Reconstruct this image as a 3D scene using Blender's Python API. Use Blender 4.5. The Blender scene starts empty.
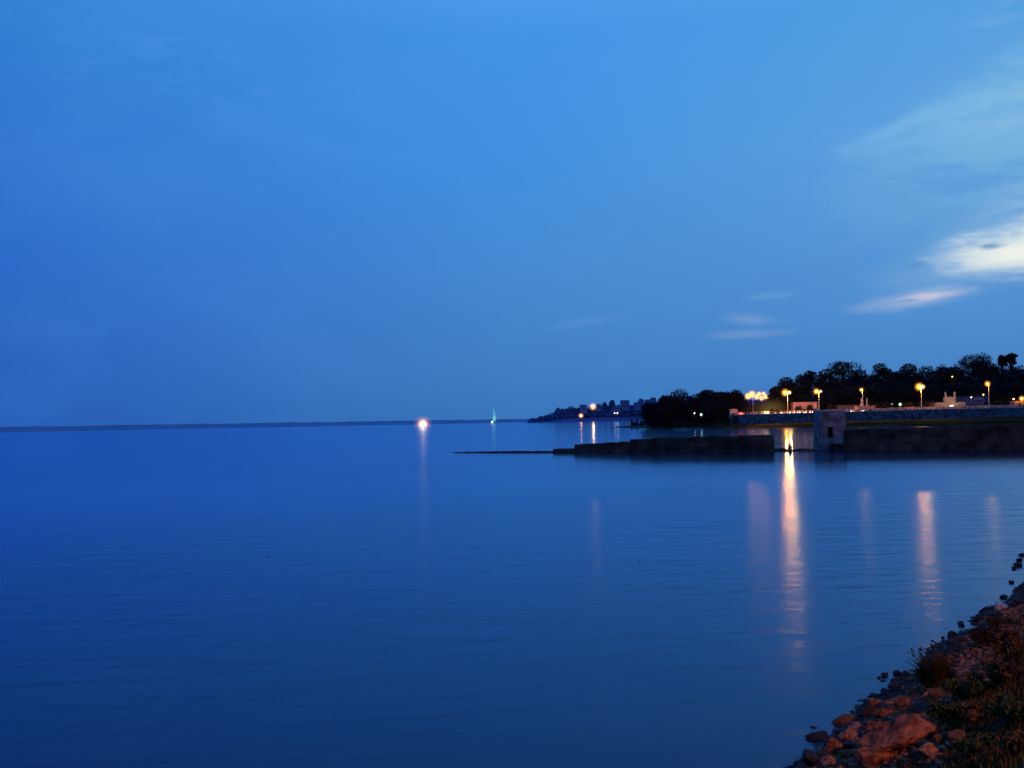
import bpy, bmesh, math, random
import numpy as np
from mathutils import Vector, Matrix, noise
R = random.Random(7)
rad = math.radians
S = bpy.context.scene
C = S.collection

# ------------------------------------------------------------------ camera
F = 1080.0
CAMZ = 6.0
pitch = math.atan(37.3/F)
roll = rad(-1.117)
cam = bpy.data.cameras.new('camera'); co = bpy.data.objects.new('camera', cam); C.objects.link(co)
CM = Matrix.Rotation(rad(90)+pitch, 4, 'X') @ Matrix.Rotation(roll, 4, 'Z')
CM.translation = Vector((0, 0, CAMZ))
co.matrix_world = CM
cam.lens = F/1024*36; cam.sensor_width = 36; cam.sensor_fit = 'HORIZONTAL'
cam.clip_start = 0.1; cam.clip_end = 60000
S.camera = co
M3 = CM.to_3x3()
def ray(px, py):
    return (M3 @ Vector(((px-512)/F, -(py-384)/F, -1))).normalized()
def at(px, py, D):
    """world point whose image is (px,py), D metres in front (world +Y)"""
    r = ray(px, py); return Vector((0, 0, CAMZ)) + r*(D/r.y)
def onz(px, py, z=0.0):
    r = ray(px, py); return Vector((0, 0, CAMZ)) + r*((z-CAMZ)/r.z)
def hor(px): return 431.3-0.0195*px
def xz(px, D, z):
    """world point at depth D, height z, in image column px"""
    d = (CAMZ-z)*F/D
    p = at(px, hor(px)+d, D); return Vector((p.x, D, z))
def lerp(x, pts):
    if x <= pts[0][0]: return pts[0][1]
    for (a, u), (b, v) in zip(pts, pts[1:]):
        if x <= b: return u+(v-u)*(x-a)/(b-a)
    return pts[-1][1]

# ------------------------------------------------------------------ materials
MATS = {}
def mat(name, col, rough=0.85, var=0.35, scale=3.0, metal=0.0, bump=0.0, col2=None, emit=None, estr=0.0, spec=0.3, coords='Object'):
    if name in MATS: return MATS[name]
    m = bpy.data.materials.new(name); m.use_nodes = True; nt = m.node_tree
    b = nt.nodes['Principled BSDF']
    tc = nt.nodes.new('ShaderNodeTexCoord')
    n = nt.nodes.new('ShaderNodeTexNoise'); n.inputs['Scale'].default_value = scale; n.inputs['Detail'].default_value = 6
    nt.links.new(tc.outputs[coords], n.inputs['Vector'])
    r = nt.nodes.new('ShaderNodeValToRGB')
    c2 = col2 or tuple(c*(1-var) for c in col)
    c1 = tuple(min(1, c*(1+var*0.6)) for c in col)
    r.color_ramp.elements[0].position = 0.36; r.color_ramp.elements[0].color = (*c2, 1)
    r.color_ramp.elements[1].position = 0.66; r.color_ramp.elements[1].color = (*c1, 1)
    nt.links.new(n.outputs['Fac'], r.inputs['Fac']); nt.links.new(r.outputs['Color'], b.inputs['Base Color'])
    b.inputs['Roughness'].default_value = rough; b.inputs['Metallic'].default_value = metal
    b.inputs['Specular IOR Level'].default_value = spec
    if bump:
        bp = nt.nodes.new('ShaderNodeBump'); bp.inputs['Strength'].default_value = bump; bp.inputs['Distance'].default_value = 0.05
        n2 = nt.nodes.new('ShaderNodeTexNoise'); n2.inputs['Scale'].default_value = scale*4; n2.inputs['Detail'].default_value = 8
        nt.links.new(tc.outputs[coords], n2.inputs['Vector'])
        nt.links.new(n2.outputs['Fac'], bp.inputs['Height']); nt.links.new(bp.outputs['Normal'], b.inputs['Normal'])
    if emit:
        b.inputs['Emission Color'].default_value = (*emit, 1); b.inputs['Emission Strength'].default_value = estr
    MATS[name] = m; return m

def masonry(name, col, mortar, bw, bh, var=0.5, brickjit=0.0):
    """rubble / ashlar masonry by a brick pattern on generated object coords"""
    m = bpy.data.materials.new(name); m.use_nodes = True; nt = m.node_tree; L = nt.links.new
    b = nt.nodes['Principled BSDF']; b.inputs['Roughness'].default_value = 0.95; b.inputs['Specular IOR Level'].default_value = 0.15
    tc = nt.nodes.new('ShaderNodeTexCoord'); sx = nt.nodes.new('ShaderNodeSeparateXYZ'); cx = nt.nodes.new('ShaderNodeCombineXYZ')
    L(tc.outputs['Object'], sx.inputs[0])
    ad = nt.nodes.new('ShaderNodeMath'); ad.operation = 'ADD'; L(sx.outputs[0], ad.inputs[0]); L(sx.outputs[1], ad.inputs[1])
    L(ad.outputs[0], cx.inputs[0]); L(sx.outputs[2], cx.inputs[1])
    nd = nt.nodes.new('ShaderNodeTexNoise'); nd.inputs['Scale'].default_value = 1.2; L(cx.outputs[0], nd.inputs['Vector'])
    mx0 = nt.nodes.new('ShaderNodeMix'); mx0.data_type = 'VECTOR'; mx0.inputs['Factor'].default_value = 0.12+brickjit
    L(cx.outputs[0], mx0.inputs[4]); L(nd.outputs['Color'], mx0.inputs[5])
    br = nt.nodes.new('ShaderNodeTexBrick'); br.inputs['Scale'].default_value = 1
    br.inputs['Brick Width'].default_value = bw; br.inputs['Row Height'].default_value = bh; br.inputs['Mortar Size'].default_value = bh*0.07
    br.inputs['Color1'].default_value = (*col, 1); br.inputs['Color2'].default_value = (*[c*(1-var) for c in col], 1)
    br.inputs['Mortar'].default_value = (*mortar, 1); L(mx0.outputs[1], br.inputs['Vector'])
    n = nt.nodes.new('ShaderNodeTexNoise'); n.inputs['Scale'].default_value = 0.5; n.inputs['Detail'].default_value = 9; L(tc.outputs['Object'], n.inputs['Vector'])
    rp = nt.nodes.new('ShaderNodeValToRGB'); rp.color_ramp.elements[0].color = (.45, .45, .45, 1); rp.color_ramp.elements[1].color = (1.5, 1.5, 1.5, 1)
    rp.color_ramp.elements[0].position = .35; rp.color_ramp.elements[1].position = .65
    L(n.outputs['Fac'], rp.inputs['Fac'])
    mu = nt.nodes.new('ShaderNodeMix'); mu.data_type = 'RGBA'; mu.blend_type = 'MULTIPLY'; mu.inputs['Factor'].default_value = 1
    L(br.outputs['Color'], mu.inputs[6]); L(rp.outputs['Color'], mu.inputs[7]); L(mu.outputs[2], b.inputs['Base Color'])
    return m

def halo_mat(name, col, k, power=4.0, dens=None):
    """painted lens glare round a lamp: emission falling off from the middle of the unit sphere"""
    m = bpy.data.materials.new(name); m.use_nodes = True; nt = m.node_tree; L = nt.links.new
    nt.nodes.clear()
    out = nt.nodes.new('ShaderNodeOutputMaterial'); em = nt.nodes.new('ShaderNodeEmission'); em.inputs['Color'].default_value = (*col, 1)
    tc = nt.nodes.new('ShaderNodeTexCoord'); ln = nt.nodes.new('ShaderNodeVectorMath'); ln.operation = 'LENGTH'
    L(tc.outputs['Object'], ln.inputs[0])
    s = nt.nodes.new('ShaderNodeMath'); s.operation = 'SUBTRACT'; s.use_clamp = True; s.inputs[0].default_value = 1; L(ln.outputs['Value'], s.inputs[1])
    p = nt.nodes.new('ShaderNodeMath'); p.operation = 'POWER'; L(s.outputs[0], p.inputs[0]); p.inputs[1].default_value = power
    q = nt.nodes.new('ShaderNodeMath'); q.operation = 'MULTIPLY'; L(p.outputs[0], q.inputs[0]); q.inputs[1].default_value = k
    L(q.outputs[0], em.inputs['Strength'])
    if dens:   # absorption tints the sky behind so the painted glare looks orange
        ab = nt.nodes.new('ShaderNodeVolumeAbsorption'); ab.inputs['Color'].default_value = (1, .55, .05, 1)
        d = nt.nodes.new('ShaderNodeMath'); d.operation = 'MULTIPLY'; L(p.outputs[0], d.inputs[0]); d.inputs[1].default_value = dens; L(d.outputs[0], ab.inputs['Density'])
        ad = nt.nodes.new('ShaderNodeAddShader'); L(em.outputs[0], ad.inputs[0]); L(ab.outputs[0], ad.inputs[1]); L(ad.outputs[0], out.inputs['Volume'])
    else: L(em.outputs[0], out.inputs['Volume'])
    return m

# ------------------------------------------------------------------ mesh helpers
class MB:
    def __init__(s): s.v = []; s.f = []
    def box(s, c, d, rz=0.0, taper=1.0):
        cx, cy, cz = c; hx, hy, hz = d[0]/2, d[1]/2, d[2]/2; n = len(s.v); ca, sa = math.cos(rz), math.sin(rz)
        for z in (-1, 1):
            t = taper if z > 0 else 1
            for x, y in ((-1, -1), (1, -1), (1, 1), (-1, 1)):
                X, Y = x*hx*t, y*hy*t
                s.v.append((cx+X*ca-Y*sa, cy+X*sa+Y*ca, cz+z*hz))
        s.f += [(n, n+3, n+2, n+1), (n+4, n+5, n+6, n+7), (n, n+1, n+5, n+4), (n+1, n+2, n+6, n+5), (n+2, n+3, n+7, n+6), (n+3, n, n+4, n+7)]
        return s
    def tube(s, pts, rs, seg=8, cap=True):
        pts = [Vector(p) for p in pts]; n0 = len(s.v)
        for i, p in enumerate(pts):
            a = pts[max(0, i-1)]; b = pts[min(len(pts)-1, i+1)]; d = (b-a).normalized()
            u = d.cross(Vector((0, 0, 1)) if abs(d.z) < .9 else Vector((1, 0, 0))).normalized(); w = d.cross(u)
            r = rs[i] if hasattr(rs, '__len__') else rs
            for k in range(seg):
                t = 2*math.pi*k/seg; q = p+u*math.cos(t)*r+w*math.sin(t)*r; s.v.append(tuple(q))
        for i in range(len(pts)-1):
            for k in range(seg):
                a = n0+i*seg+k; b = n0+i*seg+(k+1) % seg
                s.f.append((a, b, b+seg, a+seg))
        if cap:
            s.f.append(tuple(n0+k for k in range(seg))[::-1]); e = n0+(len(pts)-1)*seg; s.f.append(tuple(e+k for k in range(seg)))
        return s
    def ell(s, c, r, seg=12, rings=8):
        n0 = len(s.v)
        for i in range(1, rings):
            th = math.pi*i/rings
            for k in range(seg):
                t = 2*math.pi*k/seg
                s.v.append((c[0]+r[0]*math.sin(th)*math.cos(t), c[1]+r[1]*math.sin(th)*math.sin(t), c[2]+r[2]*math.cos(th)))
        top = len(s.v); s.v.append((c[0], c[1], c[2]+r[2])); bot = len(s.v); s.v.append((c[0], c[1], c[2]-r[2]))
        for i in range(rings-2):
            for k in range(seg):
                a = n0+i*seg+k; b = n0+i*seg+(k+1) % seg; s.f.append((a, a+seg, b+seg, b))
        for k in range(seg):
            s.f.append((top, n0+k, n0+(k+1) % seg)); e = n0+(rings-2)*seg; s.f.append((bot, e+(k+1) % seg, e+k))
        return s
    def grid(s, rows):
        n0 = len(s.v); w = len(rows[0])
        for r in rows: s.v += [tuple(p) for p in r]
        for i in range(len(rows)-1):
            for j in range(w-1):
                a = n0+i*w+j; s.f.append((a, a+1, a+1+w, a+w))
        return s
    def mesh(s, name, m, smooth=False):
        me = bpy.data.meshes.new(name); me.from_pydata(s.v, [], s.f)
        if m: me.materials.append(m)
        if smooth: me.polygons.foreach_set('use_smooth', [True]*len(me.polygons))
        me.update(); return me
    def obj(s, name, m, parent=None, smooth=False, loc=None):
        return link(name, s.mesh(name, m, smooth), parent, loc)
def link(name, me, parent=None, loc=None):
    o = bpy.data.objects.new(name, me); C.objects.link(o)
    if parent: o.parent = parent
    if loc is not None: o.location = loc
    return o
def tag(o, label=None, cat=None, group=None, kind=None):
    if label: o['label'] = label
    if cat: o['category'] = cat
    if group: o['group'] = group
    if kind: o['kind'] = kind
    return o
def thing(name, label, cat, loc=(0, 0, 0), rz=0.0, group=None):
    o = bpy.data.objects.new(name, None); o.empty_display_size = .3; C.objects.link(o)
    o.location = loc; o.rotation_euler = (0, 0, rz); return tag(o, label, cat, group)
def dup(root, loc=None, rz=None, label=None, scale=None):
    def cp(o, par):
        c = o.copy(); C.objects.link(c); c.parent = par
        for ch in list(o.children): cp(ch, c)
        return c
    r = cp(root, None)
    if loc is not None: r.location = loc
    if rz is not None: r.rotation_euler = (0, 0, rz)
    if label: r['label'] = label
    if scale: r.scale = scale if hasattr(scale, '__len__') else (scale,)*3
    return r

# ------------------------------------------------------------------ world
W = bpy.data.worlds.new('World'); S.world = W; W.use_nodes = True
nt = W.node_tree; L = nt.links.new; bg = nt.nodes['Background']
def N(t, **k):
    n = nt.nodes.new(t)
    for a, b in k.items(): setattr(n, a, b)
    return n
def math_(op, a, b=None, c=None, clamp=False):
    n = N('ShaderNodeMath', operation=op, use_clamp=clamp)
    for i, v in enumerate((a, b, c)):
        if v is None: continue
        if hasattr(v, 'links') or hasattr(v, 'is_linked'): L(v, n.inputs[i])
        else: n.inputs[i].default_value = v
    return n.outputs[0]
tc = N('ShaderNodeTexCoord'); sp = N('ShaderNodeSeparateXYZ'); L(tc.outputs['Generated'], sp.inputs[0])
az = math_('ARCTAN2', sp.outputs[0], sp.outputs[1]); el = math_('ARCSINE', math_('MAXIMUM', math_('MINIMUM', sp.outputs[2], 1.0), -1.0))
def lin(c): return tuple(((v/255+.055)/1.055)**2.4 if v > 10 else v/255/12.92 for v in c)
def ramp(stops, fac, interp='EASE'):
    r = N('ShaderNodeValToRGB'); r.color_ramp.interpolation = interp; e = r.color_ramp.elements
    while len(e) < len(stops): e.new(0.5)
    for i, (p, c) in enumerate(stops): e[i].position = p; e[i].color = (*lin(c), 1)
    L(fac, r.inputs['Fac']); return r.outputs['Color']
ef = math_('MULTIPLY', el, 1/1.5708, clamp=True)
e_ = lambda deg: deg/90
rl = ramp([(0, (30, 86, 180)), (e_(3), (32, 93, 188)), (e_(8), (37, 104, 203)), (e_(14), (46, 115, 210)), (e_(20), (48, 125, 212)), (e_(24), (58, 132, 222)), (e_(32), (26, 88, 200)), (1, (30, 84, 180))], ef, 'LINEAR')
rc = ramp([(0, (58, 118, 188)), (e_(3), (64, 128, 200)), (e_(8), (68, 138, 212)), (e_(14), (66, 145, 226)), (e_(20), (66, 149, 234)), (e_(23), (82, 160, 238)), (e_(32), (42, 110, 222)), (1, (30, 84, 180))], ef, 'LINEAR')
rr = ramp([(0, (62, 122, 190)), (e_(3), (74, 136, 202)), (e_(8), (88, 152, 215)), (e_(14), (94, 163, 225)), (e_(20), (84, 160, 226)), (e_(24), (92, 162, 228)), (e_(32), (66, 128, 212)), (1, (36, 90, 180))], ef, 'LINEAR')
def mix(f, a, b, blend='MIX'):
    m = N('ShaderNodeMix', data_type='RGBA', blend_type=blend)
    for i, v in ((0, f), (6, a), (7, b)):
        if hasattr(v, 'is_linked'): L(v, m.inputs[i])
        else: m.inputs[i].default_value = v if i == 0 else (*v, 1)
    return m.outputs[2]
def sstep(x, a, b, lo=0.0, hi=1.0):
    n = N('ShaderNodeMapRange', interpolation_type='SMOOTHSTEP'); n.inputs[1].default_value = a; n.inputs[2].default_value = b
    n.inputs[3].default_value = lo; n.inputs[4].default_value = hi; L(x, n.inputs[0]); return n.outputs[0]
def lstep(x, a, b):
    n = N('ShaderNodeMapRange'); n.inputs[1].default_value = a; n.inputs[2].default_value = b; L(x, n.inputs[0]); return n.outputs[0]
sky = mix(lstep(az, rad(-28), rad(0)), rl, rc)
sky = mix(lstep(az, rad(0), rad(24)), sky, rr)
# behind the viewer the sky is darker
sky = mix(sstep(math_('ABSOLUTE', az), rad(60), rad(130)), sky, lin((50, 98, 175)))
# noise fields in (az, el)
cv = N('ShaderNodeCombineXYZ'); L(az, cv.inputs[0]); L(el, cv.inputs[1])
def fbm(sx, sy, scale, detail=6, rot=0.0, off=0.0, rough=.55):
    mp = N('ShaderNodeMapping'); mp.inputs['Rotation'].default_value = (0, 0, rot); mp.inputs['Scale'].default_value = (sx, sy, 1); mp.inputs['Location'].default_value = (off, off*.7, 0)
    L(cv.outputs[0], mp.inputs[0]); n = N('ShaderNodeTexNoise'); n.inputs['Scale'].default_value = scale; n.inputs['Detail'].default_value = detail; n.inputs['Roughness'].default_value = rough
    L(mp.outputs[0], n.inputs['Vector']); return n.outputs['Fac']
def azel(px, py):
    r = ray(px, py); return math.atan2(r.x, r.y), math.asin(r.z)
def blob(px, py, wpx, hpx, rotdeg=0.0, warp=None, wamp=0.0, soft=(1.0, 0.2)):
    """soft ellipse in the sky, edges broken up by noise"""
    a0, e0 = azel(px, py); ct, st = math.cos(rad(rotdeg)), math.sin(rad(rotdeg))
    da = math_('SUBTRACT', az, a0); de = math_('SUBTRACT', el, e0)
    u = math_('ADD', math_('MULTIPLY', da, ct*F/wpx), math_('MULTIPLY', de, st*F/wpx))
    v = math_('SUBTRACT', math_('MULTIPLY', de, ct*F/hpx), math_('MULTIPLY', da, st*F/hpx))
    d = math_('SQRT', math_('ADD', math_('MULTIPLY', u, u), math_('MULTIPLY', v, v)))
    if warp is not None: d = math_('ADD', d, math_('MULTIPLY', math_('SUBTRACT', warp, .5), wamp))
    return sstep(d, soft[0], soft[1])
n1 = fbm(1, 3.2, 9, 7, rad(-12)); n2 = fbm(1, 3.5, 26, 7, rad(-8), 3.1); n3 = fbm(1, 1.8, 5, 5, rad(-18), 7.7); n4 = fbm(1, 3.0, 60, 6, rad(-5), 1.7)
# broad pale teal veil on the right
v1 = math_('MULTIPLY', blob(1040, 125, 270, 100, 16, n1, 1.3), sstep(n1, .33, .66))
sky = mix(math_('MULTIPLY', v1, .55), sky, lin((140, 195, 225)))
v1b = math_('MULTIPLY', blob(930, 128, 110, 26, 12, n2, 1.2), sstep(n1, .3, .6))
sky = mix(math_('MULTIPLY', v1b, .38), sky, lin((130, 190, 232)))
v2 = math_('MULTIPLY', blob(1060, 200, 140, 45, 22, n1, 1.2), sstep(n2, .3, .65))
sky = mix(math_('MULTIPLY', v2, .5), sky, lin((165, 205, 230)))
v3 = blob(905, 124, 80, 11, 18, n2, 1.1, (1.0, 0)); sky = mix(math_('MULTIPLY', v3, .38), sky, lin((140, 198, 235)))
v4 = math_('MULTIPLY', blob(1015, 95, 110, 50, 24, n1, 1.3), sstep(n2, .34, .62)); sky = mix(math_('MULTIPLY', v4, .42), sky, lin((150, 205, 232)))
v5 = math_('MULTIPLY', blob(1000, 15, 60, 22, 10, n2, 1.3), sstep(n2, .36, .62)); sky = mix(math_('MULTIPLY', v5, .25), sky, lin((140, 195, 230)))
# very faint mottling everywhere
sky = mix(math_('MULTIPLY', sstep(n3, .45, .72), .10), sky, lin((88, 160, 240)))
sky = mix(math_('MULTIPLY', math_('MULTIPLY', blob(170, 60, 230, 60, -6, n1, 1.4), sstep(n2, .42, .7)), .14), sky, lin((100, 165, 238)))
sky = mix(math_('MULTIPLY', blob(300, 140, 150, 24, -10, n1, 1.8), .14), sky, lin((84, 152, 235)))
# bright western clouds
c1 = blob(1062, 240, 138, 33, 6, n2, 1.0, (1.0, .25)); c1 = math_('MULTIPLY', c1, sstep(n4, .3, .62, .45, 1))
sky = mix(math_('MULTIPLY', blob(1010, 252, 170, 36, 9, n1, .9), .2), sky, lin((160, 200, 228)))
sky = mix(math_('MULTIPLY', c1, .93), sky, lin((222, 236, 234)))
c1b = blob(1030, 251, 92, 18, 5, n4, .7, (1.0, .1))
sky = mix(math_('MULTIPLY', c1b, .85), sky, lin((246, 248, 238)))
c2 = blob(912, 299, 62, 12, 5, n2, .9, (1.1, .0)); sky = mix(math_('MULTIPLY', c2, .5), sky, lin((190, 205, 225)))
c2b = blob(930, 296, 34, 5, 4, n4, .9, (1.1, 0)); sky = mix(math_('MULTIPLY', c2b, .5), sky, lin((232, 216, 224)))
c3 = blob(750, 320, 36, 8, -6, n2, 1.1, (1.1, .1)); sky = mix(math_('MULTIPLY', c3, .32), sky, lin((155, 180, 218)))
c4 = blob(748, 334, 54, 6, 1, n2, .9, (1.1, .1)); sky = mix(math_('MULTIPLY', c4, .28), sky, lin((150, 172, 215)))
c5 = blob(770, 296, 34, 5, 3, n2, 1.2, (1.1, .1)); sky = mix(math_('MULTIPLY', c5, .25), sky, lin((125, 175, 225)))
c6 = blob(585, 322, 50, 7, 8, n2, 1.2, (1.1, .1)); sky = mix(math_('MULTIPLY', c6, .22), sky, lin((110, 165, 222)))
# small dark wisps
for (x, y, w, h, s) in ((992, 246, 17, 4.2, .8), (915, 265, 13, 3.2, .6), (908, 300.5, 15, 2.6, .55)):
    sky = mix(math_('MULTIPLY', blob(x, y, w, h, 3, n4, 1.5, (1.0, .1)), s), sky, lin((90, 145, 200)))
# physical sky on top, at dusk level
ns = N('ShaderNodeTexSky'); ns.sky_type = 'NISHITA'; ns.sun_disc = False; ns.sun_elevation = rad(1.0); ns.sun_rotation = rad(100); ns.dust_density = 1.0
nsc = N('ShaderNodeVectorMath', operation='SCALE'); L(ns.outputs[0], nsc.inputs[0]); nsc.inputs['Scale'].default_value = 0.003
fin = mix(1.0, sky, nsc.outputs[0], 'ADD')
L(fin, bg.inputs['Color']); bg.inputs['Strength'].default_value = 0.97
W.cycles.sampling_method = 'MANUAL'; W.cycles.sample_map_resolution = 1024

sun = bpy.data.lights.new('sun', 'SUN'); so = bpy.data.objects.new('sun', sun); C.objects.link(so)
sun.energy = 0.035; sun.angle = rad(12); sun.color = (1, .62, .5)
sd = Vector((math.sin(rad(100)), math.cos(rad(100)), math.tan(rad(4))))
so.rotation_euler = (-sd).to_track_quat('-Z', 'Y').to_euler()

# ------------------------------------------------------------------ water
def water_mat():
    m = bpy.data.materials.new('lake_water'); m.use_nodes = True; nt = m.node_tree; L = nt.links.new
    nt.nodes.remove(nt.nodes['Principled BSDF']); out = nt.nodes['Material Output']
    g = nt.nodes.new('ShaderNodeNewGeometry')
    def nz(scale, sx, sy, det, rot=0, rough=.6):
        mp = nt.nodes.new('ShaderNodeMapping'); mp.inputs['Scale'].default_value = (sx, sy, 1); mp.inputs['Rotation'].default_value = (0, 0, rot); L(g.outputs['Position'], mp.inputs[0])
        n = nt.nodes.new('ShaderNodeTexNoise'); n.inputs['Scale'].default_value = scale; n.inputs['Detail'].default_value = det; n.inputs['Roughness'].default_value = rough
        L(mp.outputs[0], n.inputs['Vector']); return n.outputs['Fac']
    def mr_(x, a, b, lo, hi):
        n = nt.nodes.new('ShaderNodeMapRange'); n.inputs[1].default_value = a; n.inputs[2].default_value = b; n.inputs[3].default_value = lo; n.inputs[4].default_value = hi; L(x, n.inputs[0]); return n.outputs[0]
    def mul(x, y, op='MULTIPLY'):
        n = nt.nodes.new('ShaderNodeMath'); n.operation = op; L(x, n.inputs[0]); L(y, n.inputs[1]); return n.outputs[0]
    a = nz(1.6, 1, 1.3, 4, rad(20)); c = nz(.5, 1, 1.9, 5, rad(-9), .6); big = nz(.016, 1, 2.2, 5, rad(8))
    b1 = nt.nodes.new('ShaderNodeBump'); b1.inputs['Strength'].default_value = 1; b1.inputs['Distance'].default_value = .012; L(a, b1.inputs['Height'])
    b2 = nt.nodes.new('ShaderNodeBump'); b2.inputs['Strength'].default_value = 1; b2.inputs['Distance'].default_value = .05; L(c, b2.inputs['Height']); b0 = nt.nodes.new('ShaderNodeBump'); b0.inputs['Strength'].default_value = 1; b0.inputs['Distance'].default_value = .055; L(nz(.42, .45, 1, 2, rad(4)), b0.inputs['Height']); L(b1.outputs[0], b0.inputs['Normal']); L(b0.outputs[0], b2.inputs['Normal'])
    TINT = (.54, .73, 1, 1)
    sy = nt.nodes.new('ShaderNodeSeparateXYZ'); L(g.outputs['Position'], sy.inputs[0])
    gl = []
    cal = mr_(sy.outputs[1], 105, 145, 1, .22); L(cal, b2.inputs['Strength']); L(cal, b1.inputs['Strength']); L(cal, b0.inputs['Strength'])
    for r0 in (mr_(sy.outputs[1], 95, 140, .15, .075), mr_(sy.outputs[1], 700, 1300, .205, .32)):
        p = nt.nodes.new('ShaderNodeBsdfGlossy'); p.inputs['Color'].default_value = TINT; L(b2.outputs[0], p.inputs['Normal']); gl.append(p)
        if isinstance(r0, float): p.inputs['Roughness'].default_value = r0
        else: L(r0, p.inputs['Roughness'])
    sx = nt.nodes.new('ShaderNodeSeparateXYZ'); L(g.outputs['Position'], sx.inputs[0])
    # water sheltered by the old walls lies calmer than the open lake
    lee = mul(mr_(sx.outputs[1], 105, 145, 1, .07), mr_(sx.outputs[1], 800, 2000, 1, 2.4))
    share = mul(mr_(big, .38, .64, .5, .78), lee)
    mx = nt.nodes.new('ShaderNodeMixShader'); L(share, mx.inputs[0]); L(gl[0].outputs[0], mx.inputs[1]); L(gl[1].outputs[0], mx.inputs[2])
    df = nt.nodes.new('ShaderNodeBsdfDiffuse'); df.inputs['Color'].default_value = (.003, .010, .040, 1)
    fr = nt.nodes.new('ShaderNodeFresnel'); fr.inputs['IOR'].default_value = 1.33
    fm = nt.nodes.new('ShaderNodeMixShader'); L(fr.outputs[0], fm.inputs[0]); L(df.outputs[0], fm.inputs[1]); L(mx.outputs[0], fm.inputs[2]); L(fm.outputs[0], out.inputs['Surface'])
    return m
wb = MB()
xs = [-30000, -6000, -1500, -400, -100, 0, 100, 400, 1500, 6000, 30000]; ys = [-200, -20, 10, 50, 150, 500, 1500, 4000, 12000, 40000]
wb.grid([[(x, y, 0) for x in xs] for y in ys])
tag(wb.obj('lake_water', water_mat()), 'calm deep blue lake water at dusk', kind='structure')
lb = MB(); lb.grid([[(x, y, -3.2) for x in xs] for y in ys])
tag(lb.obj('lake_bed', mat('mud', (.05, .04, .03))), 'muddy lake bed', kind='structure')

# ------------------------------------------------------------------ far shore and headland
hz1 = mat('far_shore_haze_tint', (.36, .44, .60), var=.12, scale=.01, rough=1, spec=0)  # distance haze painted into the base colour
fs = MB(); top = []; base = []; back = []
x = -260.0
while x < 720:
    h = lerp(x, [(-260, 4.8), (0, 4.3), (120, 3.8), (300, 3.1), (420, 2.6), (540, 2.2), (720, 2.5)])
    h += .45*noise.noise(Vector((x*.11, 0, 0))) + .5*noise.noise(Vector((x*.02, 4, 0)))
    D = 6200; p = xz(x, D, 0)
    base.append((p.x, D-30, -1)); top.append((p.x, D+60, CAMZ*0+h*D/F+6)); back.append((p.x, D+900, h*D/F+2)); x += 1.5
fs.grid([base, top, back])
tag(fs.obj('far_shore', hz1), 'low dark far shore of the lake on the horizon', kind='structure')

hl_m = mat('headland_haze_tint', (.09, .15, .33), var=.2, scale=.02, rough=1, spec=0)  # blue haze of the air put into the hill colour
HD = 3500
def hl_top(px):
    y = lerp(px, [(526, 421.6), (533, 419.5), (541, 417.8), (552, 414.5), (558, 410.5), (572, 408.2), (590, 407), (606, 406.5), (618, 406), (640, 405), (660, 403), (700, 400), (770, 400), (900, 404)])
    return (hor(px)-y)*HD/F+CAMZ
hd = MB(); rows = [[], [], [], [], []]
x = 525.0
while x < 900:
    h = max(0.3, hl_top(x)-4); j = 2.5*noise.noise(Vector((x*.2, 2, 0)))
    for i, (t, dd) in enumerate(((-.3, -20), (.0, 0), (.35, 60), (1, 200), (.7, 900))):
        D = HD+dd; q = xz(x, D, 0); rows[i].append((q.x, D, max(-1, h*t+(j if i > 1 else 0) + (2.2 if i == 1 else 0)*(x > 535)) if i else -1))
    x += 2
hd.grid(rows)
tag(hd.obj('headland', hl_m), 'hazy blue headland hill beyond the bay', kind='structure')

# leaves
def leaf_cloud(lobes, n, size, rng, shell=.55):
    """leaf quads filling a set of ellipsoid lobes ((cx,cy,cz),(rx,ry,rz))"""
    w = np.array([l[1][0]*l[1][1]+l[1][0]*l[1][2] for l in lobes], float); w /= w.sum()
    idx = rng.choice(len(lobes), n, p=w)
    d = rng.normal(size=(n, 3)); d /= np.linalg.norm(d, axis=1)[:, None]
    r = shell+(1.06-shell)*rng.random(n)**.7
    r *= 1+.10*np.sin(d[:, 0]*7+idx)*np.cos(d[:, 2]*6+idx*2)
    cen = np.array([l[0] for l in lobes])[idx]; rr_ = np.array([l[1] for l in lobes])[idx]
    p = cen+d*rr_*r[:, None]
    a = rng.normal(size=(n, 3)); a /= np.linalg.norm(a, axis=1)[:, None]
    b = np.cross(a, rng.normal(size=(n, 3))); b /= np.linalg.norm(b, axis=1)[:, None]
    s = size*(.55+.9*rng.random(n))[:, None]
    v = np.stack([p-a*s, p+b*s*.55, p+a*s, p-b*s*.55], 1).reshape(-1, 3)
    f = np.arange(n*4).reshape(-1, 4)
    return v, f
def cloud_mesh(name, lobes, n, size, m, seed):
    rng = np.random.default_rng(seed); v, f = leaf_cloud(lobes, n, size, rng)
    me = bpy.data.meshes.new(name); me.from_pydata(v.tolist(), [], f.tolist()); me.materials.append(m); me.update(); return me

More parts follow.
